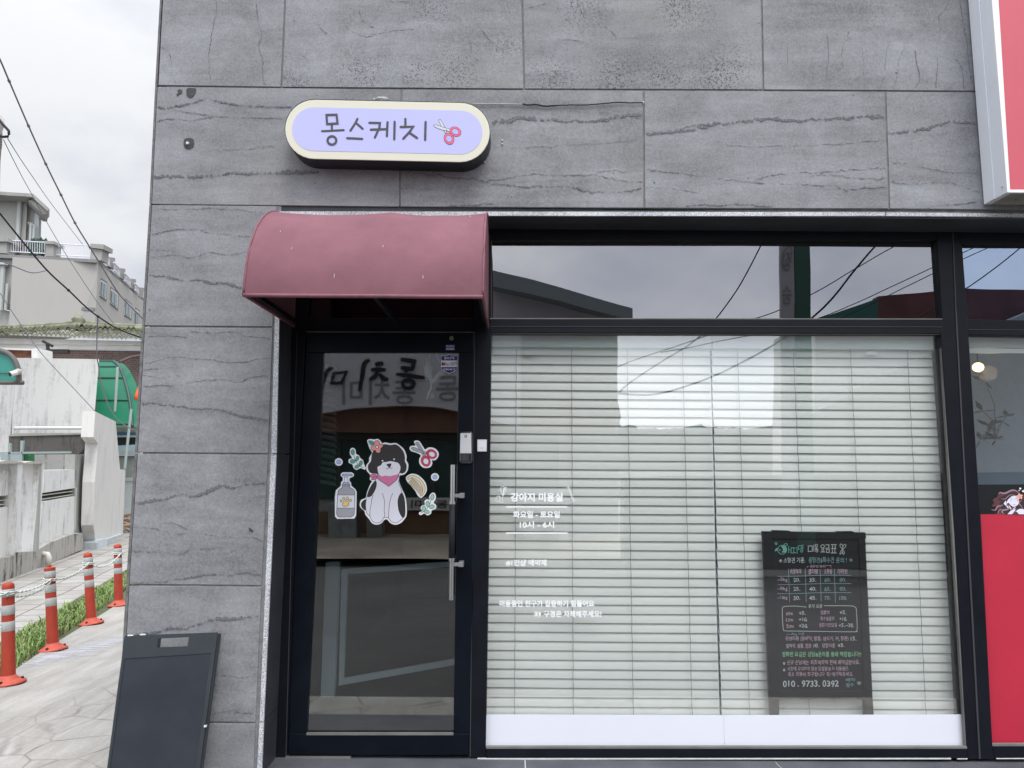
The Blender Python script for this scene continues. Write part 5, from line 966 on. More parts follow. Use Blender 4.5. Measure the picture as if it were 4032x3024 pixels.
a = MB(); a.vplate(z3([(905, 1865), (1148, 1780), (1142, 1800), (1140, 1845), (905, 1955)]), G0-n_*.06, UG, .2); a.plate(zq([(552, 140), (640, 135), (640, 195), (552, 210)]), G0.y-.35, .4); a.build('blue_grey_plinth', plaster('pale_blue_plinth', (.5, .55, .58), (.25, .27, .28), .5), hb)
a = MB(); c = PZ(384, 2148); a.tube([Vector((c.x, c.y-.3, .0)), Vector((c.x, c.y-.3, .45))], .05, 10); a.tube([Vector((c.x, c.y-.3, .42)), Vector((c.x-.03, c.y-.3, .5)), Vector((c.x-.1, c.y-.28, .52))], .05, 10); tag(a.build('vent_pipe', mat('pvc_blue', (.45, .52, .56), .4), hb, smooth=True))
a = MB()
for L in ([(-40, 1020), (655, 1012), (655, 1030), (-40, 1036)], [(0, 1036), (205, 1040), (205, 1105), (10, 1110)], [(75, 935), (97, 935), (97, 1105), (75, 1105)], [(190, 912), (218, 912), (205, 1040), (186, 1040)]): a.plate(z3(L), 10.8, .05)
a.build('courtyard_rail', mat('rail_grey', (.27, .33, .33), .5), hb)
tag(hb)
a = MB(); a.plate(z3([(208, 1015), (262, 1018), (262, 1115), (205, 1110)]), 10.9, .2); tag(a.build('green_net', mat('net_green', (.03, .16, .06), .8, var=.4, vscale=30)), 'bundle of green netting behind the garden wall piers', 'netting')
# ------------------------------------------------ green arched canopies
def gcan(name, arc, xl_, Y0, Y1, label, ribs=(0, 1), n=18, back=True, mats=None):
    tm = mats; o = empty(name, P(*arc[-1], Y0), label, 'canopy'); pts = catmull(arc, False, 6); a = MB(); N = len(pts)
    Rr = [P(x, y, Y1+(Y0-Y1)*i/(N-1)) for i, (x, y) in enumerate(pts)]; Ll = [P(xl_, y, Y1+(Y0-Y1)*i/(N-1)) for i, (x, y) in enumerate(pts)]
    for i in range(N-1): a.face([Ll[i], Rr[i], Rr[i+1], Ll[i+1]])
    ex = Vector((.35, 0, 0))
    for i in range(N-1): a.face([Rr[i], Rr[i]+ex*(.35+.65*i/N), Rr[i+1]+ex*(.35+.65*(i+1)/N), Rr[i+1]])
    a.build('panel', tm, o, smooth=True); fm = mat('canopy_frame', (.03, .07, .065), .5); a = MB()
    a.tube([p+Vector((0, -.02, 0)) for p in Rr], .035, 8); a.build('rib', fm, o, smooth=True)
    for f in (.02, .22, .45, .72, .99):
        i = int(f*(N-1)); a = MB(); a.tube([Ll[i]+Vector((0, -.02, 0)), Rr[i]+Vector((0, -.02, 0))], .022, 6); a.build('purlin', fm, o)
    return o, Rr
gg = translucent('green_polycarbonate', (.035, .30, .17), .6)
gc, Rr = gcan('green_arched_canopy', [(448, 1422), (475, 1450), (497, 1510), (514, 1590), (522, 1680)], 380, 13.6, 15.2, 'translucent green arched canopy between white house and stone pillar', mats=gg)
a = MB(); a.tube([P(463, 1445, 13.9), P(451, 1650, 13.9)], .03, 8); a.tube([P(517, 1610, 13.55), P(505, 1720, 13.55), P(491, 1845, 13.55)], .03, 8); a.build('post', mat('canopy_post', (.35, .42, .40), .4), gc)
lc = empty('green_window_hood', P(40, 1500, 8.5), 'dark framed green arched hood at the left edge with a security camera on it', 'canopy')
ar = z3([(-260, 60), (-100, 55), (0, 68), (80, 95), (130, 140), (165, 200), (180, 270), (192, 360), (-260, 372)])
a = MB(); a.plate(ar, 8.52, .03); a.build('green_pane', translucent('hood_green', (.06, .36, .30), .35), lc)
a = MB(); oo = z3([(-260, 62), (-100, 58), (0, 72), (75, 100), (125, 145), (155, 200), (172, 270), (178, 368)]); a.tube([P(x, y, 8.5) for x, y in catmull(oo, False)], .042, 8); a.tube([P(-110, 1350+372/2.37, 8.5), P(92, 1350+372/2.37, 8.5)], .035, 8); a.tube([P(-110, 1350+275/2.37, 8.5), P(70, 1350+285/2.37, 8.5)], .008, 6)
a.build('hood_frame', mat('hood_brown', (.10, .095, .09), .6), lc, smooth=True)
cc = empty('security_camera', P(58, 1468, 8.4), 'small white bullet security camera under the green hood', 'camera'); a = MB()
a.tube([P(40, 1474, 8.3), P(66, 1466, 8.38)], .042, 12); a.build('camera_body', mat('cam_white', (.66, .66, .62), .4), cc, smooth=True)
a = MB(); a.tube([P(38, 1474.5, 8.29), P(48, 1472, 8.32)], .036, 12); a.build('lens', M['rubber'], cc); a = MB(); a.tube([P(66, 1466, 8.38), P(73, 1463, 8.45)], .05, 12); a.build('mount', mat('cam_mount', (.45, .42, .40), .5), cc, smooth=True)
# ------------------------------------------------ brick house with tiled roof
bh = empty('brick_house', P(300, 1500, 17), 'brown brick house with mossy green tiled roof and white eave', 'house')
a = MB(); a.plate([(-150, 1372), (700, 1384), (700, 1760), (-150, 1760)], 16.86, 3); a.build('wall', brick_mat('brown_brick', (.17, .11, .095), (.12, .085, .08), (.28, .26, .24), 4.2), bh)
a = MB(); a.plate([(-150, 1350), (700, 1360), (700, 1380), (-150, 1370)], 16.74, .11); a.plate([(-150, 1327), (700, 1347), (700, 1361), (-150, 1351)], 16.6, .25); a.build('eave', mat('eave_white', (.72, .72, .70), .8, var=.08, vscale=2), bh)
tm = mat('mossy_tile', (.185, .19, .135), .85, var=.5, vscale=3.5); tm2 = mat('tile_edge', (.14, .15, .095), .85, var=.4, vscale=5)
a = MB(); b2 = MB(); rt_ = random.Random(5)
eaveL, eaveR = P(-150, 1326, 16.2), P(700, 1350, 16.2); rg_ = catmull([(-150, 1308), (60, 1303), (230, 1294), (305, 1286), (400, 1294), (560, 1303), (700, 1306)], False, 8)
def ridge_at(u): x = -150+850*u; y = interp([(p[0], p[1]) for p in rg_], x); return P(x, y, 19.4)
NC, NR = 46, 5
for i in range(NC):
    for j in range(NR):
        u0, u1 = i/NC, (i+1)/NC
        def q_(u, v): return eaveL.lerp(eaveR, u).lerp(ridge_at(u), v)
        v0, v1 = j/NR, (j+1)/NR+.02; n = 5; rw = []
        for v, lift in ((v0, .09+rt_.uniform(-.03, .035)), (v1, .0)):
            rw.append([q_(u0+(u1-u0)*k/n, v)+Vector((0, 0, lift+.08*math.sin(math.pi*k/n))) for k in range(n+1)])
        mi_ = rt_.choice((0, 0, 0, 1, 2))  # tiles vary at random between mid, pale yellowish and dark
        for k in range(n): a.face([rw[0][k], rw[0][k+1], rw[1][k+1], rw[1][k]], mi_)
        b_ = [rw[0][k]-Vector((0, .002, .045)) for k in range(n+1)]
        for k in range(n): b2.face([b_[k], b_[k+1], rw[0][k+1], rw[0][k]])
a.build('roof', [tm, mat('pale_yellow_tile', (.34, .34, .235), .85, var=.3, vscale=4), mat('dark_tile', (.11, .13, .09), .85, var=.3, vscale=4)], bh); b2.build('roof_tile_edge', tm2, bh)
a = MB(); a.tube([ridge_at(u/40)+Vector((0, 0, .05)) for u in range(41)], .10, 8); a.tube([ridge_at(u/40)+Vector((0, 0, .14)) for u in range(41)], .06, 8); a.build('ridge', tm, bh, smooth=True)
a = MB(); c = P(307, 1284, 19.3); a.lathe(c, [(.36, -.12), (.32, .0), (.17, .06), (.15, .12), (.2, .2), (.12, .28), (.08, .36), (.01, .40)], 10); a.build('ridge_ornament', tm, bh, smooth=True)
a = MB(); a.plate([(196, 1368), (268, 1367), (268, 1390), (196, 1388)], 16.8, .05); a.build('vent_board', mat('vent_dark', (.07, .065, .06), .7), bh)
ba = MB(); ba.tube([P(168, 1343, 15), P(208, 1363, 15)], .035, 6); ba.tube([P(186, 1352, 15), P(194, 1412, 15)], .04, 6); tag(ba.build('pole_bracket', M['rubber']), 'thin dark bracket arm standing above the white house wall', 'bracket')
sh_ = empty('roof_box', P(80, 1400, 14), 'white framed box with rusty end on the white house wall at far left', 'shed'); a = MB(); a.plate([(-120, 1366), (126, 1373), (147, 1370), (147, 1412), (124, 1412), (124, 1379), (-120, 1373)], 14.0, .6); a.build('box_frame', mat('box_white', (.62, .62, .6), .6, var=.1), sh_); a = MB(); a.plate([(-120, 1373), (124, 1379), (124, 1412), (-120, 1412)], 14.1, .4); a.build('box_end', mat('rusty_sheet', (.17, .07, .035), .8, var=.7, vscale=4), sh_)
rp_ = MB(); rp_.tube([P(470, 1425, 14.5), P(515, 1406, 14.8), P(552, 1400, 15)], .035, 6); tag(rp_.build('roof_pipe', mat('pipe_maroon', (.09, .04, .05), .6)), 'thin dark maroon pipe above the green arched canopy', 'pipe')
# ------------------------------------------------ grey apartment block
ap = empty('apartment_building', P(390, 1300, 27), 'large grey rendered apartment building with rooftop railings, behind the tiled roof', 'building')
apm = plaster('grey_render', (.36, .36, .34), (.21, .21, .205), .35); aps = plaster('pale_render', (.42, .41, .39), (.3, .29, .28), .3); apd = mat('render_band', (.20, .195, .20), .85, var=.15, vscale=1)
YA = 26.0; z2 = lambda L: [(x/2.37, 700+y/2.37) for x, y in L]
C0 = P(387, 1035, YA); C1_ = PZ(562, 1193, C0.z); US = Vector((C1_.x-C0.x, C1_.y-C0.y, 0)).normalized()
a = MB(); a.plate(z2([(-300, 720), (0, 745), (915, 790), (885, 1440), (-300, 1440)]), YA, 4, sk=-1.2); a.build('front_wall', apm, ap)
a = MB(); a.vplate(z2([(915, 790), (1420, 1220), (1420, 1500), (885, 1500)]), C0, US, 3); a.build('side_wall', aps, ap)
a = MB(); a.plate(z2([(-300, 690), (0, 712), (915, 762), (915, 792), (0, 745), (-300, 722)]), YA-.25, .6, sk=-1); a.plate(z2([(-300, 1160), (40, 1175), (885, 1212), (884, 1240), (40, 1208), (-300, 1190)]), YA-.03, .1); a.vplate(z2([(915, 762), (1420, 1185), (1420, 1222), (915, 800)]), C0-Vector((0, .25, 0)), US, .5); a.build('band', apd, ap)
pm_ = mat('parapet_render', (.30, .30, .285), .9, var=.2, vscale=1)
def post(L, cap, side=False):
    a = MB()
    if side: a.vplate(z2(L), C0-Vector((0, .1, 0)), US, .5); a.vplate(z2(cap), C0-Vector((0, .2, 0)), US, .7)
    else: a.plate(z2(L), YA-.1, .5); a.plate(z2(cap), YA-.2, .7)
    a.build('parapet_post', pm_, ap)
post([(-200, 590), (62, 592), (60, 705), (-200, 695)], [(-200, 562), (75, 563), (75, 594), (-200, 592)]); post([(425, 615), (500, 617), (497, 735), (420, 732)], [(418, 588), (505, 590), (505, 618), (418, 615)])
post([(848, 655), (955, 655), (945, 770), (840, 762)], [(843, 614), (968, 622), (965, 665), (843, 650)])
for x, y in ((1025, 740), (1120, 842), (1220, 940), (1295, 1020)): post([(x+4, y+25), (x+48, y+30), (x+40, y+112), (x-2, y+85)], [(x, y), (x+50, y+8), (x+50, y+38), (x, y+25)], True)
rmt = mat('railing_white', (.66, .66, .74), .4); 
for (x0, y0, x1, y1, h, nb) in ((70, 583, 425, 603, 110, 16), (500, 615, 845, 634, 110, 17)):
    a = MB(); A_ = YA+.1
    for dy in (0, h-6): a.tube([P(x0/2.37, 700+(y0+dy)/2.37, A_), P(x1/2.37, 700+(y1+dy)/2.37, A_)], .022, 6)
    for k in range(nb): t = (k+.5)/nb; x = x0+(x1-x0)*t; y = y0+(y1-y0)*t; a.tube([P(x/2.37, 700+y/2.37, A_), P(x/2.37, 700+(y+h-6)/2.37, A_)], .010, 5)
    a.build('roof_railing', rmt, ap)
for (x0, y0, x1, y1, h) in ((958, 680, 1022, 745, 80), (1062, 790, 1118, 850, 75), (1162, 890, 1218, 950, 65), (1258, 985, 1296, 1025, 60)):
    a = MB(); A_ = C0+Vector((0, .3, 0)); pp_ = lambda x, y: PV(x/2.37, 700+y/2.37, A_, US)
    for dy in (0, h): a.tube([pp_(x0, y0+dy), pp_(x1, y1+dy)], .03, 6)
    for k in range(8): t = (k+.5)/8; x = x0+(x1-x0)*t; y = y0+(y1-y0)*t; a.tube([pp_(x, y), pp_(x, y+h)], .014, 5)
    a.build('roof_railing', rmt, ap)
gmw = mat('window_pane_teal', (.10, .16, .17), .15, spec=.8)
def apwin(o4, split=True, tint=gmw):
    (x0, y0), (x1, y1), (x2, y2), (x3, y3) = o4; nrm = Vector((US.y, -US.x, 0)); nrm = nrm if nrm.x > 0 else -nrm
    g = MB(); g.vplate(z2(o4), C0+nrm*.02, US, .06); w_ = g.build('window', mat('window_surround', (.19, .18, .19), .8), ap)
    ins = lambda f: [(x0+(x1-x0)*f, y0+(y1-y0)*f+(y3-y0)*f), (x1-(x1-x0)*f, y1-(y1-y0)*f+(y2-y1)*f), (x2-(x2-x3)*f, y2-(y2-y3)*f-(y2-y1)*f), (x3+(x2-x3)*f, y3+(y2-y3)*f-(y3-y0)*f)]
    g = MB(); g.vplate(z2(ins(.10)), C0+nrm*.05, US, .05); g.build('frame', mat('window_white', (.6, .6, .6), .5), w_)
    q = ins(.17); m_ = lambda a, b, t: (a[0]+(b[0]-a[0])*t, a[1]+(b[1]-a[1])*t)
    for t0_, t1_ in ((0, .45), (.55, 1)): g = MB(); g.vplate(z2([m_(q[0], q[1], t0_), m_(q[0], q[1], t1_), m_(q[3], q[2], t1_), m_(q[3], q[2], t0_)]), C0+nrm*.075, US, .04); g.build('pane', tint, w_)
for q in ([(945, 935), (1002, 975), (995, 1155), (935, 1115)], [(1035, 1015), (1110, 1075), (1103, 1240), (1028, 1180)], [(1170, 1125), (1235, 1180), (1228, 1330), (1162, 1290)], [(1267, 1210), (1305, 1240), (1303, 1400), (1262, 1375)], [(918, 1330), (978, 1368), (978, 1440), (914, 1440)], [(1015, 1395), (1040, 1405), (1040, 1450), (1012, 1450)]): apwin(q)
acm = mat('ac_white', (.5, .5, .5), .5, var=.2, vscale=3)
for x, y, s in ((1240, 1330, 30), (1272, 1345, 36), (1308, 1350, 28)): a = MB(); a.vplate(z2([(x, y), (x+s, y+s*.5), (x+s, y+60+s*.3), (x, y+60)]), C0-Vector((0, .5, 0)), US, .4); a.build('air_conditioner', acm, ap)
# rooftop stair house
a = MB(); a.plate(z2([(-300, 160), (258, 178), (238, 590), (-300, 590)]), YA+2, 4, sk=-.8); a.plate(z2([(258, 178), (390, 290), (378, 640), (238, 640)]), YA+2.2, 3.5, sk=-.8); a.build('penthouse_wall', apm, ap)
a = MB(); a.plate(z2([(-300, 120), (0, 128), (310, 148), (462, 290), (445, 312), (300, 178), (0, 160), (-300, 150)]), YA+1.2, 1, sk=-.6); a.plate(z2([(262, 212), (300, 205), (445, 315), (440, 342), (400, 338)]), YA+1.4, 1, sk=-.6); a.build('penthouse_roof', pm_, ap)
a = MB(); a.plate(z2([(327, 328), (368, 350), (352, 600), (305, 600)]), YA+2.15, .1); a.build('penthouse_door', mat('door_pale', (.46, .5, .52), .4), ap)
dpm = mat('downpipe_pale', (.42, .44, .43), .5)
for Ls in ((([(186, 178), (186, 195)], .2), ([(188, 190), (165, 590)], .09)), (([(28, 800), (28, 820)], .2), ([(30, 815), (5, 1240)], .09)), (([(72, 990), (52, 1235), (110, 1250), (85, 1420)], .06),), (([(265, 425), (290, 425), (282, 600)], .06),), (([(300, 440), (318, 445), (310, 600)], .05),)):
    a = MB()
    for L, r in Ls: a.tube([P(x/2.37, 700+y/2.37, YA-.2 if y > 700 or L[-1][1] > 700 else YA+1.9) for x, y in L], r, 8)
    a.build('downpipe', dpm, ap)
a = MB(); rl = random.Random(8)
for k in range(260):
    p = P((300+rl.random()*112)/2.37, 700+(612+rl.random()*78)/2.37, YA+1+rl.random()*.6); an = rl.uniform(0, 6.28); dx = Vector((math.cos(an), rl.uniform(-.5, .5), math.sin(an)))*.28; n = Vector((-dx.z, 0, dx.x))*.4; a.face([p-dx, p+n, p+dx, p-n])
tag(a.build('roof_shrub', mat('shrub_dark', (.03, .07, .045), .7)), 'dark green shrub behind the railing on the flat roof', 'shrub')
# ------------------------------------------------ brick corner building at the far left
bb = empty('corner_brick_building', P(-20, 800, 9), 'brick building with pale eave, a sliver at the left edge of the sky', 'building')
zz = lambda L: [(x/5.184, 380+y/5.184) for x, y in L]
a = MB(); a.plate(zz([(-900, 560), (52, 620), (45, 1000), (28, 1120), (10, 1340), (0, 1700), (-20, 3000), (-900, 3000)]), 9, 2, sk=-.8); a.build('wall', brick_mat('grey_brick', (.16, .14, .13), (.12, .105, .10), (.36, .34, .33), 5), bb)
a = MB(); a.plate(zz([(-900, -400), (0, 360), (105, 480), (100, 570), (90, 580), (0, 500), (-900, -200)]), 8.6, 1, sk=-.8); a.build('eave', mat('eave_pale', (.55, .55, .52), .6), bb)
a = MB(); a.tube([P(x/5.184, 380+y/5.184, 8.6) for x, y in ((-60, 420), (60, 570), (180, 700), (182, 770), (165, 815), (60, 825), (-60, 790))], .022, 8); a.build('cable_loop', M['rubber'], bb, smooth=True)
# ------------------------------------------------ storefront sliver between white gable and pillar
sf = empty('metal_kiosk', P(500, 2000, 15.5), 'glass and grey metal kiosk under a blue strip beside the stone pillar', 'kiosk')
z8 = lambda L: [(380+x/2.073, 1350+y/2.073) for x, y in L]
for nm, L, c, y_, extra in (('blue_band', [(150, 730), (330, 730), (330, 755), (150, 755)], (.03, .10, .18), 15.4, .3), ('grey_beam', [(150, 755), (330, 755), (330, 770), (150, 770)], (.35, .38, .38), 15.38, .3), ('dark_opening', [(150, 770), (330, 770), (330, 850), (150, 850)], (.015, .018, .02), 15.6, .2),
    ('corrugated_awning', [(172, 838), (330, 830), (330, 885), (172, 885)], (.45, .58, .66), 15.3, .3), ('metal_sill', [(172, 885), (330, 882), (330, 925), (172, 925)], (.46, .49, .52), 15.28, .3), ('dark_line', [(172, 925), (330, 922), (330, 932), (172, 934)], (.03, .03, .03), 15.3, .3), ('grey_panel', [(180, 934), (330, 932), (330, 1100), (180, 1100)], (.26, .29, .28), 15.35, .3),  # a thin near-black strip runs under the sill
    ('pale_panel', [(200, 1100), (330, 1100), (330, 1440), (200, 1440)], (.47, .51, .52), 15.3, .3), ('upper_sill', [(130, 698), (330, 700), (330, 730), (130, 728)], (.2, .24, .2), 15.45, .3), ('panel_seam', [(200, 1128), (330, 1128), (330, 1136), (200, 1136)], (.25, .28, .29), 15.28, .3)):
    a = MB(); a.plate(z8(L), y_, extra); a.build(nm, mat(nm, c, .4, var=.12, vscale=3), sf)
a = MB(); rc = random.Random(2)
for k in range(26):
    c = PZ(380+(215+rc.random()*55)/2.073, 1350+(1475+rc.random()*75)/2.073); c = Vector((c.x, c.y, rc.random()*.35)); v = [Vector((rc.uniform(-.25, .25), rc.uniform(-.2, .2), rc.uniform(-.12, .12))) for _ in range(4)]; a.face([c+v[0], c+v[1], c+v[2]]); a.face([c+v[1], c+v[3], c+v[2]])
tag(a.build('cardboard_heap', mat('cardboard', (.34, .24, .17), .9, var=.3, vscale=6)), 'heap of crumpled brown cardboard at the far end of the lane', 'cardboard')
a = MB(); a.lathe(P(549, 1560, 14.2), [(.14, -.12), (.10, .05), (.04, .22), (.01, .3)], 12); tag(a.build('orange_cone', mat('cone_orange', (.85, .16, .06), .5), None, smooth=True), 'orange cone tip just left of the stone pillar, above the green canopy', 'cone')
# ------------------------------------------------ overhead cables
def cable(pts, Y0, Y1, r, label, knots=()):
    n = len(pts); c = catmull(pts, False, 6); N = len(c); a = MB(); P3 = [P(x, y, Y0+(Y1-Y0)*i/(N-1)) for i, (x, y) in enumerate(c)]
    a.tube(P3, r, 6)
    for k in knots: i = min(N-1, k*6); a.tube([P3[i]-(P3[min(i+1, N-1)]-P3[i-1])*.08, P3[i]+(P3[min(i+1, N-1)]-P3[i-1])*.08], r*1.8, 6)
    tag(a.build('overhead_cable', M['rubber'] if r > .012 else mat('wire_grey', (.16, .15, .19), .6), None, smooth=True), label, 'cable', 'overhead cables across the sky')
cable([(-60, 110), (0, 235), (36, 319), (112, 495), (180, 645), (240, 767), (295, 877), (354, 974), (401, 1050), (464, 1151), (506, 1198), (575, 1268)], 4.0, 9.0, .0105, 'thickest black cable sweeping down from the top left to the pillar', (2, 3, 4, 5, 6, 7))
cable([(-60, 770), (0, 841), (89, 951), (186, 1065), (270, 1143), (333, 1204), (386, 1246), (468, 1297), (560, 1330)], 8, 12, .0145, 'black cable crossing the grey apartment wall to the tiled roof', (4, 6))
cable([(386, 1246), (382, 1300), (382, 1400), (388, 1440), (401, 1519), (430, 1603), (464, 1654), (519, 1690), (545, 1698)], 11, 12.5, .011, 'dark cable dropping past the tiled roof over the green arched canopy', (1,))
cable([(14, 550), (48, 620), (89, 700), (122, 759), (169, 848), (266, 1012), (380, 1185), (464, 1295)], 9.5, 19, .008, 'lower thin grey wire from the brick corner over the apartment block')
cable([(30, 545), (80, 625), (131, 700), (186, 780), (253, 869), (325, 962)], 9.5, 24, .009, 'upper thin grey wire from the brick corner to the roof railing')
cable([(-50, 1000), (0, 1025), (63, 1052), (127, 1074), (186, 1064)], 9, 10, .010, 'short slack black wire in front of the apartment downpipe')
cable([(0, 1154), (42, 1219), (91, 1291), (140, 1362), (190, 1422), (260, 1497), (375, 1620)], 11, 11.5, .008, 'thin wire running down in front of the white house wall')
# ================================================================== ACROSS THE STREET (seen mirrored in the glass)
sheet('far_pavement', [(-40, -30), (40, -30), (40, -8.9), (-40, -8.9)], .01, mat('far_paving', (.27, .235, .19), .9, var=.45, vscale=.9))
sheet('kerb_line', [(-6, -1.6), (8, -1.6), (8, -1.28), (-6, -1.28)], -.124, mat('kerb_concrete', (.30, .29, .27), .9, var=.4, vscale=4))
YRS = -12.9
rs2 = empty('restaurant_building', (0, YRS, 0), 'restaurant with an arched pale sign fascia, mirrored in the door glass', 'building')
def rplate(a, q, Y, th, m=0): r_ = [RF(x, y, Y) for x, y in q]; a.solid(r_, [p-Vector((0, th, 0)) for p in r_], m)
arch = [(1100, 1650), (1270, 1628), (1400, 1606), (1600, 1597), (1720, 1606), (1850, 1630), (2050, 1680)]
a = MB(); rplate(a, [(900, 900), (1600, 850), (1935, 1085), (2200, 1150), (2470, 1228)]+[(2472, 1310)]+[(2050, 1310), (2050, 1680)]+arch[::-1][1:]+[(900, 1700)], YRS+.3, .3); a.build('fascia', mat('fascia_pale', (.52, .52, .56), .6, var=.05), rs2)
a = MB(); rplate(a, [(1935, 1060), (2200, 1130), (2490, 1215), (2490, 1262), (2200, 1185), (1935, 1130)], YRS+.9, .5); a.build('roof_edge', mat('roof_edge_grey', (.22, .26, .28), .6), rs2)
a = MB(); rplate(a, [(800, 1595), (2430, 1595), (2420, 1710), (800, 1700)], YRS, .3); a.build('upper_band', mat('band_rust', (.17, .085, .06), .8, var=.3, vscale=2), rs2)
a = MB(); rplate(a, [(800, 1240), (2430, 1240), (2440, 2170), (800, 2170)], YRS-.4, 5); a.build('wall', mat('rest_wall', (.27, .26, .25), .8, var=.1), rs2)
a = MB(); rplate(a, [(800, 1700), (2200, 1715), (2200, 1965), (800, 1960)], YRS-.35, .05); a.build('window', mat('rest_glass', (.012, .045, .04), .15), rs2)
a = MB(); rplate(a, [(1500, 1960), (2180, 1962), (2180, 2012), (1500, 2012)], YRS-.2, .05); a.build('banner', mat('banner_cloth', (.55, .55, .52), .8), rs2)
a = MB(); rplate(a, [(800, 2012), (2200, 2014), (2200, 2112), (800, 2108)], YRS-.3, .1); a.build('lower_wall', mat('rest_base', (.15, .085, .05), .8, var=.3, vscale=2), rs2)
dk = [mat('brush_black', (.008, .008, .01), .6), mat('sign_grey_ink', (.22, .22, .23), .6)]
d = Draw(1130, 1370, 3.115, YRS+.31, un=RF, step=-.004)
d.text('동치미', 1580, 385, 690, 690, 1, .01); d.text('동', 2110, 345, 1830, 655, 1, .01)
tp_ = lambda t: .75+.5*math.sin(math.pi*t)
for L in ([(570, 235), (500, 300), (450, 440), (430, 560)], [(1020, 150), (955, 200), (930, 340), (895, 530)], [(1080, 205), (1180, 185)], [(1030, 268), (1208, 262)], [(1110, 275), (1080, 345), (1010, 385)], [(1130, 320), (1180, 370), (1240, 392)], [(1392, 138), (1588, 168)], [(1555, 170), (1540, 262)], [(1392, 235), (1548, 262)], [(1465, 260), (1462, 300)], [(1332, 318), (1520, 340), (1700, 368)]): d.line(L, 44, 0, smooth=True, taper=tp_)
d.ring([(590, 312), (742, 298), (680, 432), (565, 438)], 38, 0); d.ring(ellipse(1490, 440, 72, 52, 0, 24), 42, 0)
d.mb.build('sign_lettering', dk, rs2)
d = Draw(1130, 1370, 3.115, YRS-.18, un=RF, step=-.004); d.text('동치미', 2510, 1930-90, 2140, 1980, 0, .01); d.text('동', 2700, 1845, 2610, 1975, 0, .01)
d = Draw(0, 0, 1, YRS-.18, un=RF, step=-.004); d.text('동치미', 1765, 1970, 1620, 2003, 0, .01); d.mb.build('banner_lettering', dk, rs2)
sp2 = empty('vertical_sign_pole', RF(3130, 2000, -7.5), 'tall banner sign on a green pole, mirrored in the window', 'sign'); a = MB(); rplate(a, [(3070, 700), (3120, 700), (3140, 1950), (3085, 1950)], -7.5, .08); a.build('banner', mat('pole_banner', (.38, .38, .40), .7), sp2)
a = MB(); rplate(a, [(3122, 700), (3182, 700), (3212, 2150), (3150, 2150)], -7.5, .15); a.build('pole', mat('pole_green', (.03, .10, .075), .6), sp2)
d = Draw(0, 0, 1, -7.49, un=RF, step=-.003)
for i, t in enumerate('장승칼국수집'): d.text(t, 3117, 990+130*i, 3078, 1065+130*i, 1)
d.ring(ellipse(3098, 1010, 17, 40, 15), 5, 1); d.mb.build('banner_lettering', dk, sp2)
r3 = empty('far_shop_building', RF(3500, 1800, -20), 'low shop with dark red roof, mirrored at the right of the window', 'building'); a = MB(); rplate(a, [(3210, 1262), (4600, 1180), (4600, 1960), (3210, 1960)], -20, 4); a.build('wall', mat('far_wall', (.75, .73, .72), .8, var=.08), r3); a = MB(); rplate(a, [(3180, 1640), (3560, 1440), (3800, 1330), (4600, 1000), (4600, 1960), (3180, 1960)], -19, .5); a.build('lean_to', mat('far_leanto', (.36, .37, .36), .8, var=.15), r3)
a = MB(); rplate(a, [(3230, 1250), (3460, 1175), (3460, 1262), (3200, 1262)], -19.6, .4); a.build('green_awning', mat('far_green', (.03, .12, .11), .6), r3); a = MB(); rplate(a, [(3460, 1168), (3800, 1135), (4600, 1150), (4600, 1290), (3460, 1262)], -19.6, .4); a.build('red_roof', mat('far_red', (.12, .045, .05), .7, var=.3, vscale=1), r3)
r4 = empty('distant_house', RF(2700, 1800, -40), 'low distant house and treetops mirrored in the middle of the window', 'house'); a = MB(); rplate(a, [(2380, 1716), (3300, 1716), (3300, 1850), (2380, 1850)], -40, 6); a.build('wall', mat('dist_wall', (.30, .31, .30), .8, var=.2, vscale=.6), r4)
a = MB(); rt4 = random.Random(6); rplate(a, [(2330, 1560), (2400, 1545), (2436, 1590), (2446, 1640), (2440, 1668)]+[(x, 1688+rt4.uniform(-9, 6)-14*max(0, math.sin(x*.021))**6) for x in range(2450, 3330, 13)]+[(3330, 1720), (2330, 1720)], -39.5, 7); a.build('roof', mat('dist_treetops', (.06, .08, .06), .8), r4)  # bumpy silhouette stands for trees above the house, not a roof
def rcable(pts, Y, r, label): a = MB(); a.tube([RF(x, y, Y) for x, y in catmull(pts, False, 6)], r, 6); tag(a.build('street_cable', M['rubber'], None, smooth=True), label, 'cable', 'street cables mirrored in the glass')
rcable([(3030, 880), (3000, 960), (2900, 1140), (2760, 1320), (2600, 1430), (2440, 1545), (2360, 1700)], -6.5, .010, 'mirrored cable curving down the middle of the transom glass')
rcable([(3560, 850), (3400, 1020), (3200, 1250), (2900, 1440), (2620, 1545), (2440, 1550)], -6, .014, 'thickest mirrored cable, diagonal across the window')
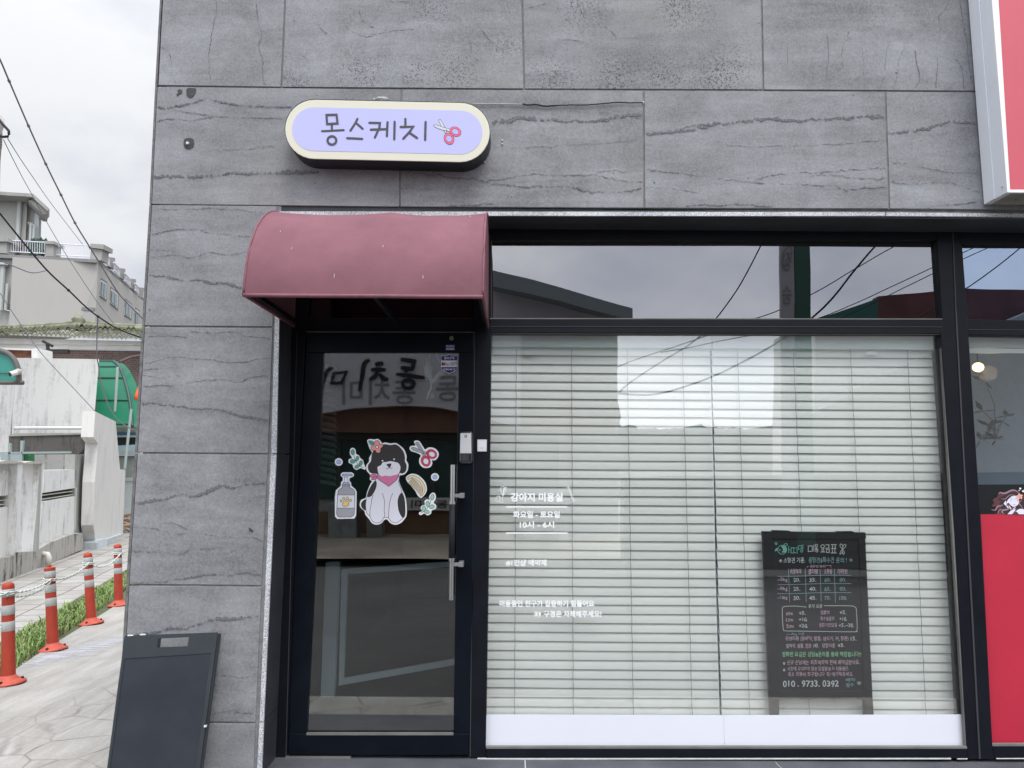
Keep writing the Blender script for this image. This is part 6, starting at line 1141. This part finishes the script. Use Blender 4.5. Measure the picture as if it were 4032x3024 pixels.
rcable([(3700, 880), (3450, 1010), (3190, 1160), (2960, 1260), (2500, 1420), (2300, 1500)], -8, .009, 'mirrored cable just above the green post reflection')
rcable([(4100, 850), (3690, 1045), (3400, 1180), (3100, 1290), (2600, 1390)], -9, .009, 'mirrored wire at the right end of the transom, upper of the pair')
rcable([(4100, 880), (3690, 1070), (3450, 1190), (3200, 1300)], -9.3, .009, 'mirrored wire at the right end of the transom, lower of the pair')
rcable([(4200, 800), (3990, 1000), (3810, 1130), (3600, 1260)], -8, .010, 'mirrored wire in the glass over the neighbouring shop')

lw = MB(); rplate(lw, [(2460, 1880), (4700, 1850), (4700, 2238), (2460, 2238)], -7.75, .4); tag(lw.build('dark_reflection_block', mat('far_dark_block', (.02, .028, .022), .9, var=.5, vscale=5)), 'dark block added to darken the reflection behind the price board', 'wall')  # block added across the street so the window mirrors something dark

a = MB(); rplate(a, [(800, 1700), (1600, 1690), (2200, 1712), (2200, 1745), (1600, 1728), (800, 1738)], YRS-.1, .2); a.build('window_head', mat('window_head', (.03, .03, .028), .7), rs2)
for i, x in enumerate((900, 1330, 1470, 1700, 2000)): a = MB(); rplate(a, [(x, 1745), (x+14, 1745), (x+14, 1960), (x, 1960)], YRS-.28, .06); a.build('mullion', mat('rest_mullion', (.05, .055, .05), .6), rs2)
for x0, x1, c in ((1290, 1400, (.20, .22, .22)), (1440, 1500, (.16, .16, .15)), (2060, 2190, (.30, .28, .24))): a = MB(); rplate(a, [(x0, 1980), (x1, 1975), (x1+6, 2140), (x0+4, 2146)], YRS+.6, .4); tag(a.build('street_crate', mat('crate', c, .8, var=.3, vscale=4), bev=.02), {1290: 'pale box standing by the restaurant wall, mirrored low in the door glass at left', 1440: 'narrow grey box mirrored beside the pale one in the door glass', 2060: 'beige box mirrored at the lower left of the display window'}[x0], 'box')
a = MB(); rplate(a, [(800, 2112), (2440, 2114), (2440, 2135), (800, 2132)], YRS+.05, .1); a.build('wall_base', mat('rest_plinth', (.03, .028, .025), .8), rs2)
